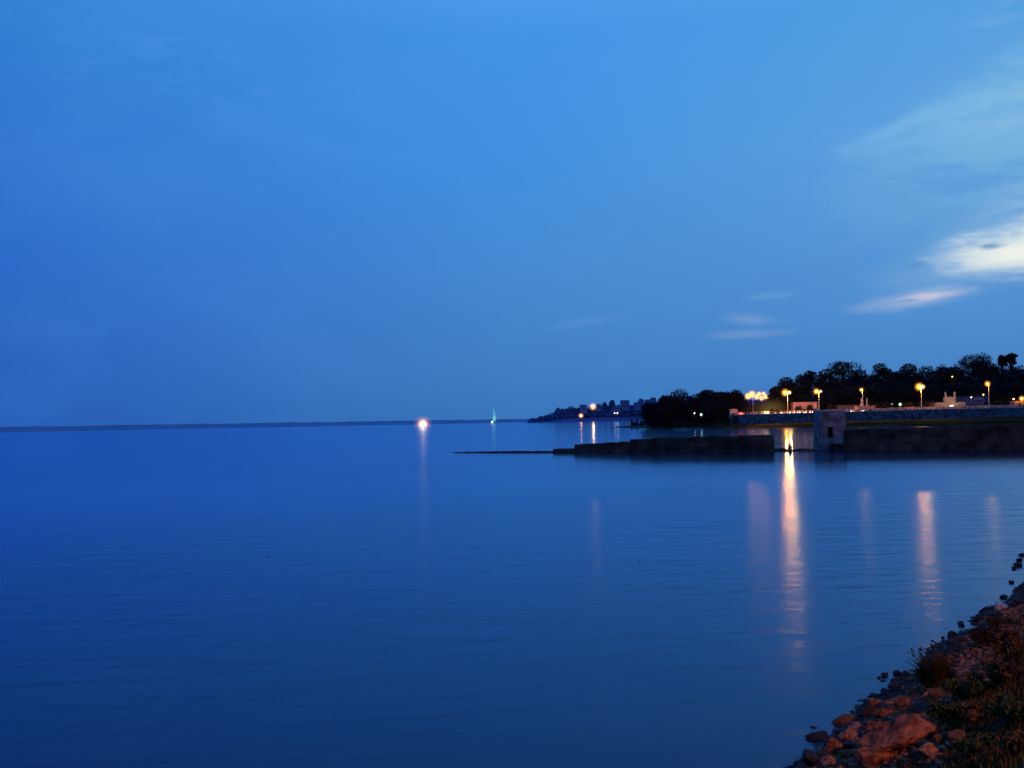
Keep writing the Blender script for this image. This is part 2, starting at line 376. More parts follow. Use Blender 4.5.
def leaf_mat(name, c, c2):
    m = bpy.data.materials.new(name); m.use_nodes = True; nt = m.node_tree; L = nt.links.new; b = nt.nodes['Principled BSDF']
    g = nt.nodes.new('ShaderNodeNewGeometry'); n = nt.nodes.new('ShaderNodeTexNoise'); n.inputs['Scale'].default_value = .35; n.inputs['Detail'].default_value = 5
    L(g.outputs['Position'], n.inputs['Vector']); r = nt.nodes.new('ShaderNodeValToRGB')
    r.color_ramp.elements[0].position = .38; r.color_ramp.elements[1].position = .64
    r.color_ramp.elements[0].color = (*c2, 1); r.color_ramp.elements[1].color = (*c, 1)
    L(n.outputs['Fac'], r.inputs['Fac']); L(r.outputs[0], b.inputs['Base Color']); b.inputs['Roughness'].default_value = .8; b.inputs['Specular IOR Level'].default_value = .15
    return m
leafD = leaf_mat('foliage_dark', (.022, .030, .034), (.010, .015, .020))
leafM = leaf_mat('foliage_mid', (.050, .052, .024), (.020, .026, .014))
leafH = leaf_mat('foliage_haze_tint', (.13, .20, .42), (.085, .14, .31))  # headland leaf colour carries painted distance haze
bark = mat('bark', (.05, .035, .025), bump=.3)

# headland woods (a mass nobody could count)
rng = np.random.default_rng(5); lob = []
x = 534.0
while x < 790:
    hh = hl_top(x)
    for k in range(3):
        D = HD+60+k*60; z = max(3, (hh-4)*(.45+.27*k)); r_ = 7+R.random()*7
        q = xz(x+R.uniform(-2, 2), D, 0); lob.append(((q.x, D, z), (r_*1.2, r_, r_*.75)))
    x += 3.2
v, f = leaf_cloud(lob, 15000, 4.0, rng)
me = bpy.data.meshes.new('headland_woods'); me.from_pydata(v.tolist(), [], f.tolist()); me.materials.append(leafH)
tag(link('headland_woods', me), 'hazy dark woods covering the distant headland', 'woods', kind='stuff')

# ------------------------------------------------------------------ shore land on the right
def Dw(px): return lerp(px, [(612, 790), (650, 720), (700, 660), (735, 600), (790, 560), (870, 520), (1024, 470), (1300, 430), (1700, 380)])
def Db(px): return lerp(px, [(612, 800), (650, 760), (700, 705), (735, 622), (790, 592), (870, 572), (1024, 540), (1300, 500), (1700, 470)])
def zb(px): return lerp(px, [(612, .5), (650, 1.4), (690, 2.6), (720, 3.6), (735, 1.6), (760, 1.9), (870, 2.9), (1024, 3.3), (1700, 3.4)])
def zt(px): return lerp(px, [(612, .9), (650, 3), (700, 4.4), (728, 5.2), (736, 7.1), (790, 7.1), (850, 7.3), (920, 7.75), (1024, 7.75), (1700, 7.75)])
def zh(px): return lerp(px, [(612, .9), (650, 3.4), (700, 9), (745, 9), (775, 14), (830, 20), (950, 24), (1060, 26), (1700, 26)])
gm = bpy.data.materials.new('shore_grass'); gm.use_nodes = True
_nt = gm.node_tree; _b = _nt.nodes['Principled BSDF']; _g = _nt.nodes.new('ShaderNodeNewGeometry')
_mp = _nt.nodes.new('ShaderNodeMapping'); _mp.inputs['Scale'].default_value = (.035, .06, 1)
_n = _nt.nodes.new('ShaderNodeTexNoise'); _n.inputs['Scale'].default_value = 1; _n.inputs['Detail'].default_value = 6
_r = _nt.nodes.new('ShaderNodeValToRGB'); _e = _r.color_ramp.elements
_e[0].position = .38; _e[0].color = (.014, .017, .012, 1); _e[1].position = .62; _e[1].color = (.050, .050, .017, 1)
_nt.links.new(_g.outputs['Position'], _mp.inputs[0]); _nt.links.new(_mp.outputs[0], _n.inputs['Vector']); _nt.links.new(_n.outputs['Fac'], _r.inputs['Fac']); _nt.links.new(_r.outputs[0], _b.inputs['Base Color']); _b.inputs['Roughness'].default_value = 1; _b.inputs['Specular IOR Level'].default_value = 0
cols = []
x = 640.0
while x <= 1700:
    dw, db = Dw(x), Db(x); nn = 6*noise.noise(Vector((x*.05, 0, 0)))
    prof = [(dw-14, -1.2), (dw+nn, .03), (dw+nn+6, .35), (dw+(db-dw)*.4, .35+zb(x)*.35), (dw+(db-dw)*.75, zb(x)*.8), (db+.5, zb(x)), (db+1.2, zt(x)-.1), (db+40, zt(x)-.1), (db+62, zt(x)+.4), (db+120, zt(x)+(zh(x)-zt(x))*.45), (db+260, zh(x)), (db+900, zh(x)+4*(x > 700))]
    prof = prof if x >= 728 else [(a, c) for a, c in prof]
    cols.append([tuple(xz(x, D, 0).xy)+(z+(.12*noise.noise(Vector((x*.3, D*.1, 1))) if i in (2, 3, 4) else 0),) for i, (D, z) in enumerate(prof)])
    x += 3 if x < 1100 else 20
lg = MB(); lg.grid(cols)
tag(lg.obj('shore_ground', gm), 'grassy marsh and wooded rising ground across the bay', kind='structure')

# road on the promenade
road = MB(); rr1 = []; rr2 = []
walk1 = []; walk2 = []
x = 736.0
while x <= 1400:
    for lst, off, dz in ((walk1, 1.6, .06), (walk2, 8, .06), (rr1, 8.4, -.06), (rr2, 20, -.06)):
        D = Db(x)+off; p = xz(x, D, 0); lst.append((p.x, p.y, zt(x)+dz))
    x += 8
road.grid([rr1, rr2]); tag(road.obj('promenade_road', mat('asphalt', (.06, .055, .05), scale=.4)), 'asphalt road along the lamp lit promenade', kind='structure')
wk = MB(); wk.grid([walk1, walk2]); tag(wk.obj('promenade_pavement', mat('paving', (.28, .24, .2), scale=.5)), 'paved walk behind the promenade parapet', kind='structure')

# retaining wall
wallm = masonry('retaining_stone', (.13, .14, .17), (.09, .10, .12), 1.6, .7, .2)
rw = MB(); a1, a2, a3, a4 = [], [], [], []
x = 733.0
while x <= 1500:
    D = Db(x); p = xz(x, D, 0); zz = zt(x)
    for lst, dd, z in ((a1, 0, zb(x)-1.5), (a2, .5, zz+.1), (a3, 1.5, zz+.1), (a4, 1.5, zz-1.5)): lst.append((p.x, D+dd, z))
    x += 6
rw.grid([a1, a2, a3, a4]); rwo = rw.obj('retaining_wall', wallm)
tag(rwo, 'long stone retaining wall holding up the lamp lit promenade above the marsh', 'retaining wall')
# wall's end buttress
cp = MB(); c_ = xz(733, Db(733), 0); cp.box((c_.x, Db(733)+1, 4.0), (2.2, 2.4, 7.2)); cp.obj('end_pier', wallm, rwo)

# parapet with piers
white = mat('lime_wash', (.62, .55, .46), scale=.8, var=.3)
par = thing('parapet', 'whitewashed parapet of short piers and rail along the top of the promenade wall', 'parapet', xz(735, Db(735), zt(735)))
PL = par.location.copy()
rl_ = MB(); xs_ = [735+i*3.2 for i in range(100)]
rail = [[], [], [], [], []]
for x in xs_ + [735+100*3.2]:
    D = Db(x)+.9; p = xz(x, D, 0); z = zt(x)+.1
    for k, (dd, dz) in enumerate(((-.14, .95), (.14, .95), (.14, 1.12), (-.14, 1.12), (-.14, .95))): rail[k].append((p.x-PL.x, D+dd-PL.y, z+dz-PL.z))
rl_.grid(rail); rl_.obj('rail', white, par)
lowr = [[], [], [], [], []]
for x in xs_ + [735+100*3.2]:
    D = Db(x)+.9; p = xz(x, D, 0); z = zt(x)+.1
    for k, (dd, dz) in enumerate(((-.12, .02), (.12, .02), (.12, .32), (-.12, .32), (-.12, .02))): lowr[k].append((p.x-PL.x, D+dd-PL.y, z+dz-PL.z))
MB().grid(lowr).obj('kerb', white, par)
pm = MB().box((0, 0, .62), (.5, .45, 1.2)).box((0, 0, 1.28), (.62, .56, .14)).mesh('pier', white)
for x in xs_:
    D = Db(x)+.9; p = xz(x, D, 0); link('pier', pm, par, (p.x-PL.x, D-PL.y, zt(x)+.1-PL.z))

bw = MB(); A_ = [[], [], [], []]; x = 738.0
while x <= 1200:
    D = Db(x)+21.5; p = xz(x, D, 0); z = zt(x)-.1
    for k_, (dd, dz) in enumerate(((0, 0), (0, 1.9), (.35, 1.9), (.35, 0))): A_[k_].append((p.x, D+dd, z+dz))
    x += 4
bw.grid(A_); tag(bw.obj('light_catch_wall', mat('lit_band_pink', (.50, .36, .30), col2=(.12, .09, .08), scale=.22)), 'low patchy pinkish wall added to catch lamp light along the far side of the promenade road', 'wall')  # wall added so its front catches lamp light behind the piers

# ------------------------------------------------------------------ street lamps
polem = mat('pole_paint', (.55, .52, .46), rough=.5, var=.2)
unlitpole = mat('unlit_pole', (.05, .045, .04))  # colour darkened so these poles look unlit by their own lamps
def glass(name, col, s): return mat(name, col, emit=col, estr=s)
g_warm = glass('sodium_glass', (1, .55, .16), 12); g_white = glass('mercury_glass', (1, .85, .6), 12)
h_warm = halo_mat('sodium_glow', (1, .34, .04), 8.0, 4.6, 1.6); h_core = halo_mat('sodium_core', (1, .50, .075), 7, 2.0, 3.0)  # glare around the street lamps drawn as emission volumes
h_white = halo_mat('pale_glow', (1, .50, .18), 6, 3.0)
sph = MB().ell((0, 0, 0), (1, 1, 1), 16, 10)
def halo(parent, loc, r, m, name='light_glow'):
    me = sph.mesh(name, m); o = link(name, me, parent, loc); o.scale = (r, r, r); return o
def plight(parent, loc, power, col, r=.35):
    l = bpy.data.lights.new('lamp_light', 'POINT'); l.energy = power; l.color = col; l.shadow_soft_size = r
    o = bpy.data.objects.new('lamp_light', l); C.objects.link(o); o.parent = parent; o.location = loc; return o
SOD = (1, .42, .06)
def street_lamp(px, ylamp, D, label, heads=((-1, 1.0, 'w'), (1, .5, 'p')), power=4000, zbase=None, hr=3.2, spread=1.15, group='street lamps along the promenade', pm=None):
    pm = pm or polem
    top_ = at(px, ylamp, D); zb_ = zt(px) if zbase is None else zbase; H = top_.z-zb_
    t = thing('street_lamp', label, 'street lamp', (top_.x, D, zb_), 0, group)
    MB().tube([(0, 0, 0), (0, 0, .5), (0, 0, H*.5), (0, 0, H+.1)], [.24, .20, .16, .10], 10).obj('pole', pm, t, True)
    MB().box((0, 0, .2), (.9, .9, .4)).box((0, 0, .5), (.6, .6, .25)).obj('base', white, t)
    for sx, k, typ in heads:
        x1 = sx*spread
        MB().tube([(0, 0, H-.5), (x1*.4, 0, H+.05), (x1, 0, H+.18)], [.07, .06, .05], 8).obj('arm', polem, t, True)
        h = MB().ell((x1, 0, H+.12), (.55, .3, .13), 12, 6).obj('lamp_head', polem, t, True)
        MB().ell((x1, -.02, H+.0), (.42, .26, .14), 12, 6).obj('lamp_glass', g_warm if typ == 'w' else g_white, h)
        halo(h, (x1, 0, H), hr*k, h_warm if typ == 'w' else h_white)
        halo(h, (x1, 0, H), 1.25*k*hr/3.2, h_core if typ == 'w' else h_white)
        plight(h, (x1, -.25, H-.35), power*k, SOD if typ == 'w' else (1, .50, .12))
    return t
street_lamp(787.3, 392.6, 600, 'twin headed street lamp in front of the flat roofed pale building, left edge', power=27000, hr=3.4)
street_lamp(818.6, 391.4, 590, 'twin headed street lamp rising behind the stone tower', power=8000, hr=2.8, heads=((-1, 1, 'w'), (1, .45, 'p')))
street_lamp(862.4, 389.8, 580, 'dim street lamp with one small light beside two white monument pillars', power=1500, heads=((-1, 1, 'w'),), hr=2.0, spread=.5)
street_lamp(921.0, 386.8, 566, 'brightest street lamp on the right, left of the cream shrine building', power=13000, hr=3.5, heads=((-1, 1, 'w'), (1, .5, 'p')), spread=.9)
street_lamp(988.4, 383.8, 556, 'street lamp with a single small light at the far right of the promenade', power=2500, heads=((-1, 1, 'w'),), hr=2.4, spread=.5)
street_lamp(951.6, 376.6, 660, 'small dim amber lamp high among the dark trees', power=250, heads=((1, .7, 'w'),), hr=1.6, spread=.4, zbase=13, pm=unlitpole)
# receding row at the bend of the road
row = [(748.6, 396.2, 640, 1), (752.6, 394.2, 650, 1.1), (757.2, 396.8, 670, .8), (759.6, 394.0, 690, .7), (761.8, 398.2, 700, .8), (764.0, 393.6, 720, .6), (765.6, 396.8, 735, .9), (768.8, 398.2, 760, .55)]
for i, (px, y, D, k) in enumerate(row):
    street_lamp(px, y, D, 'street lamp in the tight bright cluster where the road bends behind the trees', power=850*k, hr=3.4*k**.6, heads=((-1, 1, 'w'),), spread=.3, zbase=7.2+(i*.15), pm=None if i == 1 else unlitpole, group='clustered lamps at the bend of the road')

# lamps out of frame to the right that light the near bank and the old wall
def near_lamp(loc, label, H, power):
    t = thing('street_lamp', label, 'street lamp', loc, 0, 'lamps on the near embankment')
    MB().tube([(0, 0, 0), (0, 0, H)], [.12, .07], 10).obj('pole', polem, t, True)
    MB().ell((0, 0, H+.1), (.5, .3, .12)).obj('lamp_head', polem, t, True)
    plight(t, (0, 0, H-.3), power, (1, .34, .10), .25)
near_lamp((15, 2.5, 5.4), 'street lamp on the near embankment just outside the view', 7.0, 10500)
near_lamp((120, 95, 5), 'second street lamp further along the near embankment outside the view', 10.0, 30000)

# ------------------------------------------------------------------ cars on the promenade road
car_paint = mat('car_paint', (.30, .30, .32), rough=.35, var=.1, spec=.5); darkglass = mat('dark_glass', (.02, .025, .03), rough=.1, spec=.6); rubber = mat('rubber', (.02, .02, .02))
def car(px, Doff, rz, label, lights, k=1.0, col=(1, .85, .55), ang=0):
    D = Db(px)+Doff; p = xz(px, D, 0)
    t = thing('car', label, 'car', (p.x, D, zt(px)-.05), rz, 'cars on the promenade road')
    b = MB(); prof = [(-2.1, .3), (-2.15, .75), (-1.9, .95), (-1.2, 1.0), (-.7, 1.42), (.9, 1.45), (1.5, 1.0), (2.1, .9), (2.15, .3)]
    rows_ = [[(x, y*(1 - .12*(z > 1.1)), z) for x, z in prof+[prof[0]]] for y in (-.85, .85)]
    b.grid(rows_)
    n0 = len(b.v)
    for y in (-.85, .85):
        n = len(b.v); b.v += [(x, y*(1 - .12*(z > 1.1)), z) for x, z in prof]; b.f.append(tuple(range(n, n+len(prof))))
    b.obj('body', car_paint, t)
    MB().box((0, 0, 1.2), (1.5, 1.56, .32), taper=.93).obj('window', darkglass, t)
    for sx in (-1.35, 1.35):
        for sy in (-.8, .8): MB().tube([(sx, sy-.1, .32), (sx, sy+.1, .32)], .32, 12).obj('wheel', rubber, t, True)
    if lights == 'head':
        for sy in (-.6, .6):
            h = MB().ell((-2.17, sy, .7), (.08, .16, .1)).obj('headlight', glass('headlight_glass', (1, .85, .6), 14), t)
            halo(h, (-2.3, sy, .72), .62*k, h_hd)
    else:
        for sy in (-.6, .6):
            h = MB().ell((-2.17, sy, .75), (.06, .22, .14)).obj('tail_light', glass('tail_glass', (1, .05, .03), 25), t)
            halo(h, (-2.3, sy*.8, .75), 1.1*k, h_red)
    return t
h_hd = halo_mat('headlight_glow', (1, .58, .25), 2.4, 2.2); h_red = halo_mat('tail_light_glow', (1, .07, .03), 5.0, 1.6)  # headlight and tail light glare as painted emission spheres
h_flash = halo_mat('headlight_glare', (1, .70, .22), 3.5, 2.0)
fc = [(777.5, 'car with lit headlights just right of the yellow glare'), (783, 'second lit car right of the yellow glare'), (789.5, 'car with lit headlights at the foot of the left twin headed lamp'), (795.5, 'brightly lit car in front of the pale flat roofed building'), (801, 'car with lit headlights below the windows of the pale building'), (806.5, 'car with small lit headlights near the right end of the pale building'), (812, 'car with lit headlights just left of the stone tower'), (847.5, 'car with lit headlights just right of the stone tower top'), (853, 'second lit car right of the stone tower'), (861, 'car with lit headlights below the two white monument pillars'), (866, 'lit car right of the white monument pillars')]
for i, (px, lab) in enumerate(fc):
    car(px, 10+(i % 3), rad(62+R.uniform(-14, 14)), lab, 'head', [1.0, .7, 1.0, 1.25, .8, .6, .8, .9, .9, 1.1, .6][i])
car(741.2, 9, rad(80), 'car with glowing red tail lights at the left end of the promenade', 'tail', 1.15)
# the car (high beams) with the yellow glare painted round it
gc = car(767, 8, rad(78), 'car with dazzling yellow high beams shining over the promenade parapet', 'head', 1.2)
hb = link('light_glow', sph.mesh('light_glow', h_flash), gc, (-2.5, 0, 1.1)); hb.scale = (1.6, 4.2, 1.3)
hb = link('light_glow', sph.mesh('light_glow', halo_mat('beam_glow', (.80, .50, .14), .032, 1.7)), gc, (-2.0, -2, 3.0)); hb.scale = (6, 13, 7.5)  # yellow light glow painted as an emission blob over the road
plight(gc, (-2.6, 0, 1.3), 150, (1, .8, .3), .3)

# ------------------------------------------------------------------ buildings
def building(name, label, px0, px1, ytop, D, z0, m, wins=(), depth=8, roof=None, group=None, par_h=.3):
    pA, pB = at(px0, ytop, D), at(px1, ytop, D); w = pB.x-pA.x; H = (pA.z+pB.z)/2-z0
    t = thing(name, label, 'building', ((pA.x+pB.x)/2, D+depth/2, z0), 0, group)
    MB().box((0, 0, H/2-1), (w, depth, H+2)).obj('wall', m, t)
    MB().box((0, 0, H+par_h/2), (w+.5, depth+.5, par_h)).obj('roof', roof or m, t)
    for (u, v0, ww, hh, kind) in wins:   # u along front 0..1, v0 sill height
        x = (u-.5)*w; y = -depth/2
        fr = MB().box((x, y-.05, v0+hh/2), (ww+.25, .12, hh+.25)).obj('door' if kind == 'door' else 'window', m if kind != 'shut' else white, t)
        MB().box((x, y-.12, v0+hh/2), (ww, .06, hh)).obj('panel' if kind == 'door' else 'pane', {'lit': g_pane, 'litw': g_panew}.get(kind, darkglass), fr)
    return t
g_pane = mat('lit_pane', (1, .7, .35), emit=(1, .66, .3), estr=2.5); g_panew = mat('white_lit_pane', (.9, 1, 1), emit=(.8, 1, 1), estr=5)
pinkm = mat('pink_plaster', (.60, .42, .40), scale=.3, var=.3); creamm = mat('cream_plaster', (.62, .50, .30), scale=.3, var=.25); bluem = mat('blue_sheet', (.09, .12, .22), scale=.4); dullm = mat('grey_plaster', (.20, .18, .18), scale=.3)
building('flat_roofed_building', 'long flat roofed pale pink building behind the promenade left of the stone tower', 793, 817, 402.6, 632, 7.2, pinkm, [(.10, 1.2, 1.2, 1.6, 'n'), (.27, 1.0, 1.6, 1.8, 'n'), (.46, 0.2, 1.3, 2.6, 'door'), (.62, 1.2, 1.8, 1.7, 'n'), (.80, 1.4, 2.0, 1.5, 'n'), (.92, 1.2, 1.0, 1.6, 'n')])
sh = building('shrine', 'cream shrine building with two square pinnacles and a bright white doorway', 935.5, 965.5, 402.8, 596, 7.7, creamm, [(.18, 1.0, 1.2, 1.4, 'n'), (.82, 1.0, 1.2, 1.4, 'n'), (.53, .1, 1.9, 2.2, 'litw')], 8)
q0 = at(946.5, 396.8, 595); q1 = at(956.3, 396.8, 595); cx = (q0.x+q1.x)/2-sh.location.x; zz = q0.z-sh.location.z; hw = (q1.x-q0.x)
base_z = at(950, 402.8, 595).z-sh.location.z
ub = MB(); ub.box((cx, -2.2, (zz-.6+base_z)/2+.15), (hw, 3.4, zz-.6-base_z+.3))
for k in range(5): ub.box((cx+(-.36+.18*k)*hw*.8, -3.7, zz-.35+(.35 if k == 2 else 0)), (hw*.08, .3, .7 if k == 2 else .45))
ub.obj('upper_block', creamm, sh)
for sx in (-1, 1):
    zt_ = at(951, 392.2, 595).z-sh.location.z
    MB().box((cx+sx*hw*.46, -3.3, (zt_+base_z)/2), (.85, .85, zt_-base_z)).box((cx+sx*hw*.46, -3.3, base_z+(zt_-base_z)*.55), (1.1, 1.1, .25)).box((cx+sx*hw*.46, -3.3, zt_+.2), (.5, .5, .5), taper=.4).obj('pinnacle', creamm, sh)
plight(sh, (cx, -9, 3.2), 260, (1, .75, .45), .3)
building('blue_roofed_shed', 'low blue sheet metal shed beside the right end of the cream shrine', 966.5, 984, 400.4, 612, 7.8, bluem, [(.2, .8, 1.2, 1.4, 'n'), (.6, .2, 1.5, 2.2, 'door')], 8)
building('long_blue_shed', 'long blue roofed shed behind the shrine stepping up the slope', 958, 990, 396.6, 640, 9, bluem, [(.35, 3, .9, .9, 'n'), (.7, 3.4, 1.4, .9, 'n')], 8)
building('pale_hut', 'small pale hut behind the promenade lamp at the far right of the sheds', 976, 983, 398.2, 634, 8.2, mat('pale_blue_plaster', (.30, .34, .42)), [(.5, 2.5, 1.6, 1.2, 'n')], 4)
kb = building('roadside_kiosk', 'brown roadside kiosk with a bright lamp on its roof at the right edge', 1015, 1042, 401.2, 572, 7.8, mat('brown_plaster', (.26, .15, .11)), [(.15, 1.0, 2.0, 1.6, 'n'), (.6, 1.0, 3.0, 1.6, 'n')], 6)
for (px, y, k) in ((1021.8, 398.6, 1.5), (1013.6, 399.0, .7)):
    p = at(px, y, 571)-kb.location; h = MB().ell(p, (.35, .3, .25)).obj('roof_lamp', g_white if k > 1 else g_warm, kb); MB().tube([(p.x, p.y, p.z-2.2), p], .05, 6).obj('lamp_stem', polem, h)
    halo(h, p, 1.6*k, h_warm); halo(h, p, .7*k, h_core)
plight(kb, at(1021.8, 399.2, 568)-kb.location, 1800, SOD, .3)
building('promenade_hut', 'small white flat hut by the left end of the promenade near the red tail lights', 730.5, 737.5, 409.6, 640, 6.5, white, [(.3, 1.0, 1.0, 1.0, 'n'), (.7, 1.0, 1.0, 1.0, 'n')], 4)
building('low_pavilion', 'low stone pavilion platform around the two white monument pillars', 857.5, 875, 406.2, 586, 7.3, mat('sandstone', (.42, .30, .22)), [(.2, .3, 1.4, 1.4, 'n'), (.75, .3, 1.4, 1.4, 'n')], 5)
for px, yt, lab in ((861.9, 398.6, 'shorter white monument pillar beside the dim street lamp'), (866.7, 398.8, 'slimmer white monument pillar to the right of the dim street lamp')):
    p = at(px, yt, 590); w = 1.1 if px < 864 else .6; zb0 = at(px, 406, 590).z
    o = MB().box((0, 0, (p.z-zb0)/2), (w, w, p.z-zb0), taper=.8).box((0, 0, p.z-zb0+.15), (w*.6, w*.6, .5), taper=.3).box((0, 0, .2), (w*1.5, w*1.5, .5)).obj('monument_pillar', white, loc=(p.x, 590, zb0+.1)); tag(o, lab, 'pillar')
# a string of low roadside walls / stalls
building('low_wall_house', 'low dull house partly hidden behind the top right of the stone tower', 838, 856, 405.6, 640, 7.3, mat('dusky_plaster', (.24, .17, .17)), [(.3, 1, 1.5, 1.3, 'n'), (.6, 1, 1.5, 1.3, 'n')], 6)

def small_lamp(px, y, D, label, col, r, k=8, pole=2.5, power=0, core=None):
    p = at(px, y, D); t = thing('small_lamp', label, 'lamp', (p.x, D, p.z-pole))
    MB().tube([(0, 0, 0), (0, 0, pole)], .07*max(1, D/600), 6).obj('pole', polem, t)
    s = max(.18, .12*D/500); h = MB().ell((0, 0, pole), (s, s, s)).obj('lamp_glass', mat('glass_%d_%d_%d' % tuple(int(c*99) for c in col), col, emit=col, estr=25), t)
    halo(h, (0, 0, pole), r, halo_mat('lamp_glow', col, k, 2.6))  # glare sphere painted round each small lamp
    if core: halo(h, (0, 0, pole), r*core[0], halo_mat('lamp_glow_core', core[1], core[2], 1.6))
    if power: plight(t, (0, -s*1.5, pole), power, col, s)
    return t
small_lamp(892.0, 404.0, 606, 'small cold white lamp low among bushes right of the monument pillars', (.75, .9, 1), .9, 3)
small_lamp(900.2, 404.4, 604, 'small greenish lamp low among the bushes, brighter than its white neighbour', (.55, 1, .6), 1.3, 5)
small_lamp(971.3, 397.4, 610, 'tiny warm lamp on the slope above the blue shed', (1, .6, .3), .8, 4)
small_lamp(983.3, 394.6, 620, 'small round amber lamp just left of the far right street lamp', (1, .6, .25), .9, 4)
small_lamp(694.4, 413.2, 668, 'tiny pink lamp at the foot of the left tree mass', (1, .7, .75), .8, 3.5)
small_lamp(701.2, 414.6, 664, 'small pale green lamp under the trees of the left tree mass', (.7, 1, .8), 1.3, 3.5)
small_lamp(654.8, 405.6, 3300, 'tiny white lamp on the headland beside the left tree mass', (.8, .9, 1), 4, .5)
small_lamp(593.0, 406.6, 3440, 'large orange lamp glowing on the crest of the distant headland', (1, .42, .12), 16, .40, 12, 4e4, (.36, (1, .72, .4), .7))
small_lamp(581.0, 415.6, 3400, 'small orange red lamp low on the slope of the distant headland', (1, .30, .12), 11, .6, 8, 3e3, (.5, (1, .6, .4), .5))
small_lamp(614.6, 413.2, 3420, 'left of two small pale lamps in front of the headland houses', (.8, .8, .7), 4.5, .4, 8)
small_lamp(617.4, 413.2, 3420, 'right of two small pale lamps in front of the headland houses', (1, .85, .75), 5, .6, 8)

# headland houses
hm = mat('plaster_haze_tint', (.18, .27, .48), scale=.05, var=.15, spec=0); hm2 = mat('plaster_haze_tint_dark', (.14, .21, .42), scale=.05, var=.15, spec=0)  # house colours tinted with painted distance haze
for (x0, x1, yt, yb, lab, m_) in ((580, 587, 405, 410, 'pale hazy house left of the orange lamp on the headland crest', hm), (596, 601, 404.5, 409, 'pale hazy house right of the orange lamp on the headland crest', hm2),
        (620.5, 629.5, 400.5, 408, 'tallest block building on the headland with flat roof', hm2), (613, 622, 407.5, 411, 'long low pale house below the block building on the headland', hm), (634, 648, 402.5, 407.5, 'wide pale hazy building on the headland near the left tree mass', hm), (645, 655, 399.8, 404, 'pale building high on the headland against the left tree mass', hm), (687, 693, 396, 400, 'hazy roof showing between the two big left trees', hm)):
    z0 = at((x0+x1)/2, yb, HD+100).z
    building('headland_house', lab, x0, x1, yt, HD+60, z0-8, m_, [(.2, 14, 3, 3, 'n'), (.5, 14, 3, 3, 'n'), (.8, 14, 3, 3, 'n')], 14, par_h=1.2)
for (px, yt, w, lab) in ((604.5, 402.5, 4, 'narrow hazy tree just right of the orange headland lamp'), (612, 400.2, 5, 'pointed hazy tree on the crest left of the block building'), (640.5, 398.6, 6, 'round hazy tree between the block building and the left tree mass'), (653, 397.4, 6, 'hazy spreading tree behind the wide pale headland building'), (558, 407.8, 5, 'small hazy tree at the seaward step of the headland'), (571, 406.2, 8, 'low hazy tree on the headland crest left of the orange lamp'), (663, 395.5, 5, 'hazy tree showing over the shoulder of the left tree mass'), (546, 415.4, 4, 'small hazy tree near the low tip of the headland')):
    D = HD+190; p = at(px, yt, D); r_ = w*D/F/2; t = thing('headland_tree', lab, 'tree', (p.x, D, p.z-3.2*r_))
    MB().tube([(0, 0, -8), (0, 0, 2.2*r_)], [1.2, .5], 6).obj('trunk', hl_m, t)
    link('crown', cloud_mesh('crown', [((0, 0, 2.2*r_), (r_, r_, r_)), ((r_*.6, 0, 1.6*r_), (r_*.7, r_, r_*.6)), ((-r_*.6, 0, 1.5*r_), (r_*.7, r_, r_*.6))], 500, 2.6, leafH, int(px)), t)

# smoke over the orange lamp
# ------------------------------------------------------------------ trees across the bay
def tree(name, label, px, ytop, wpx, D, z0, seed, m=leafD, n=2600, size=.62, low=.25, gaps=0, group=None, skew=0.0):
    rr = random.Random(seed); p = at(px, ytop, D); H = p.z-z0; w = wpx*D/F
    t = thing(name, label, 'tree', (p.x, D, z0), 0, group)
    tr = MB(); tr.tube([(0, 0, -1), (0, 0, H*.18), (skew*w*.1, .2, H*.45), (skew*w*.2, 0, H*.78)], [.035*H, .026*H, .018*H, .006*H], 8)
    lobes = []
    nb = 9 if not gaps else 13
    for i in range(nb):
        a = i*2.399+rr.random(); fr = rr.random()**.6; hh = H*(low+(.93-low)*rr.random())
        env = math.sin(math.pi*min(1, max(.12, (hh/H-low*.7)/(1.05-low*.7))))**.55
        ex, ey = math.cos(a)*w*.36*fr*env, math.sin(a)*w*.3*fr*env
        r_ = w*(.13+.10*rr.random()) if not gaps else w*(.11+.10*rr.random())
        if gaps: hh = H-w*(.15+.75*rr.random()); ex, ey = ex*1.15, ey*1.15
        tr.tube([(skew*w*.05, 0, hh*.55), (ex*.5, ey*.5, hh*.8), (ex, ey, hh)], [.012*H, .008*H, .003*H], 6)
        lobes.append(((ex, ey, min(hh, H-r_*.7)), (r_*1.25, r_*1.15, r_*.75)))
    if not gaps:
        lobes += [((0, 0, H*.62), (w*.34, w*.32, H*.28)), ((skew*w*.1, 0, H-w*.15), (w*.22, w*.2, w*.15)), ((-w*.2, 0, H*.45), (w*.25, w*.25, H*.24)), ((w*.2, 0, H*.45), (w*.26, w*.25, H*.24))]
    else: lobes += [((skew*w*.1, 0, H-w*.2), (w*.26, w*.2, w*.2)), ((0, 0, H-w*.55), (w*.36, w*.3, w*.3))]
    tr.obj('trunk', bark, t, True)
    link('crown', cloud_mesh('crown', lobes, n, size, m, seed), t)
    return t
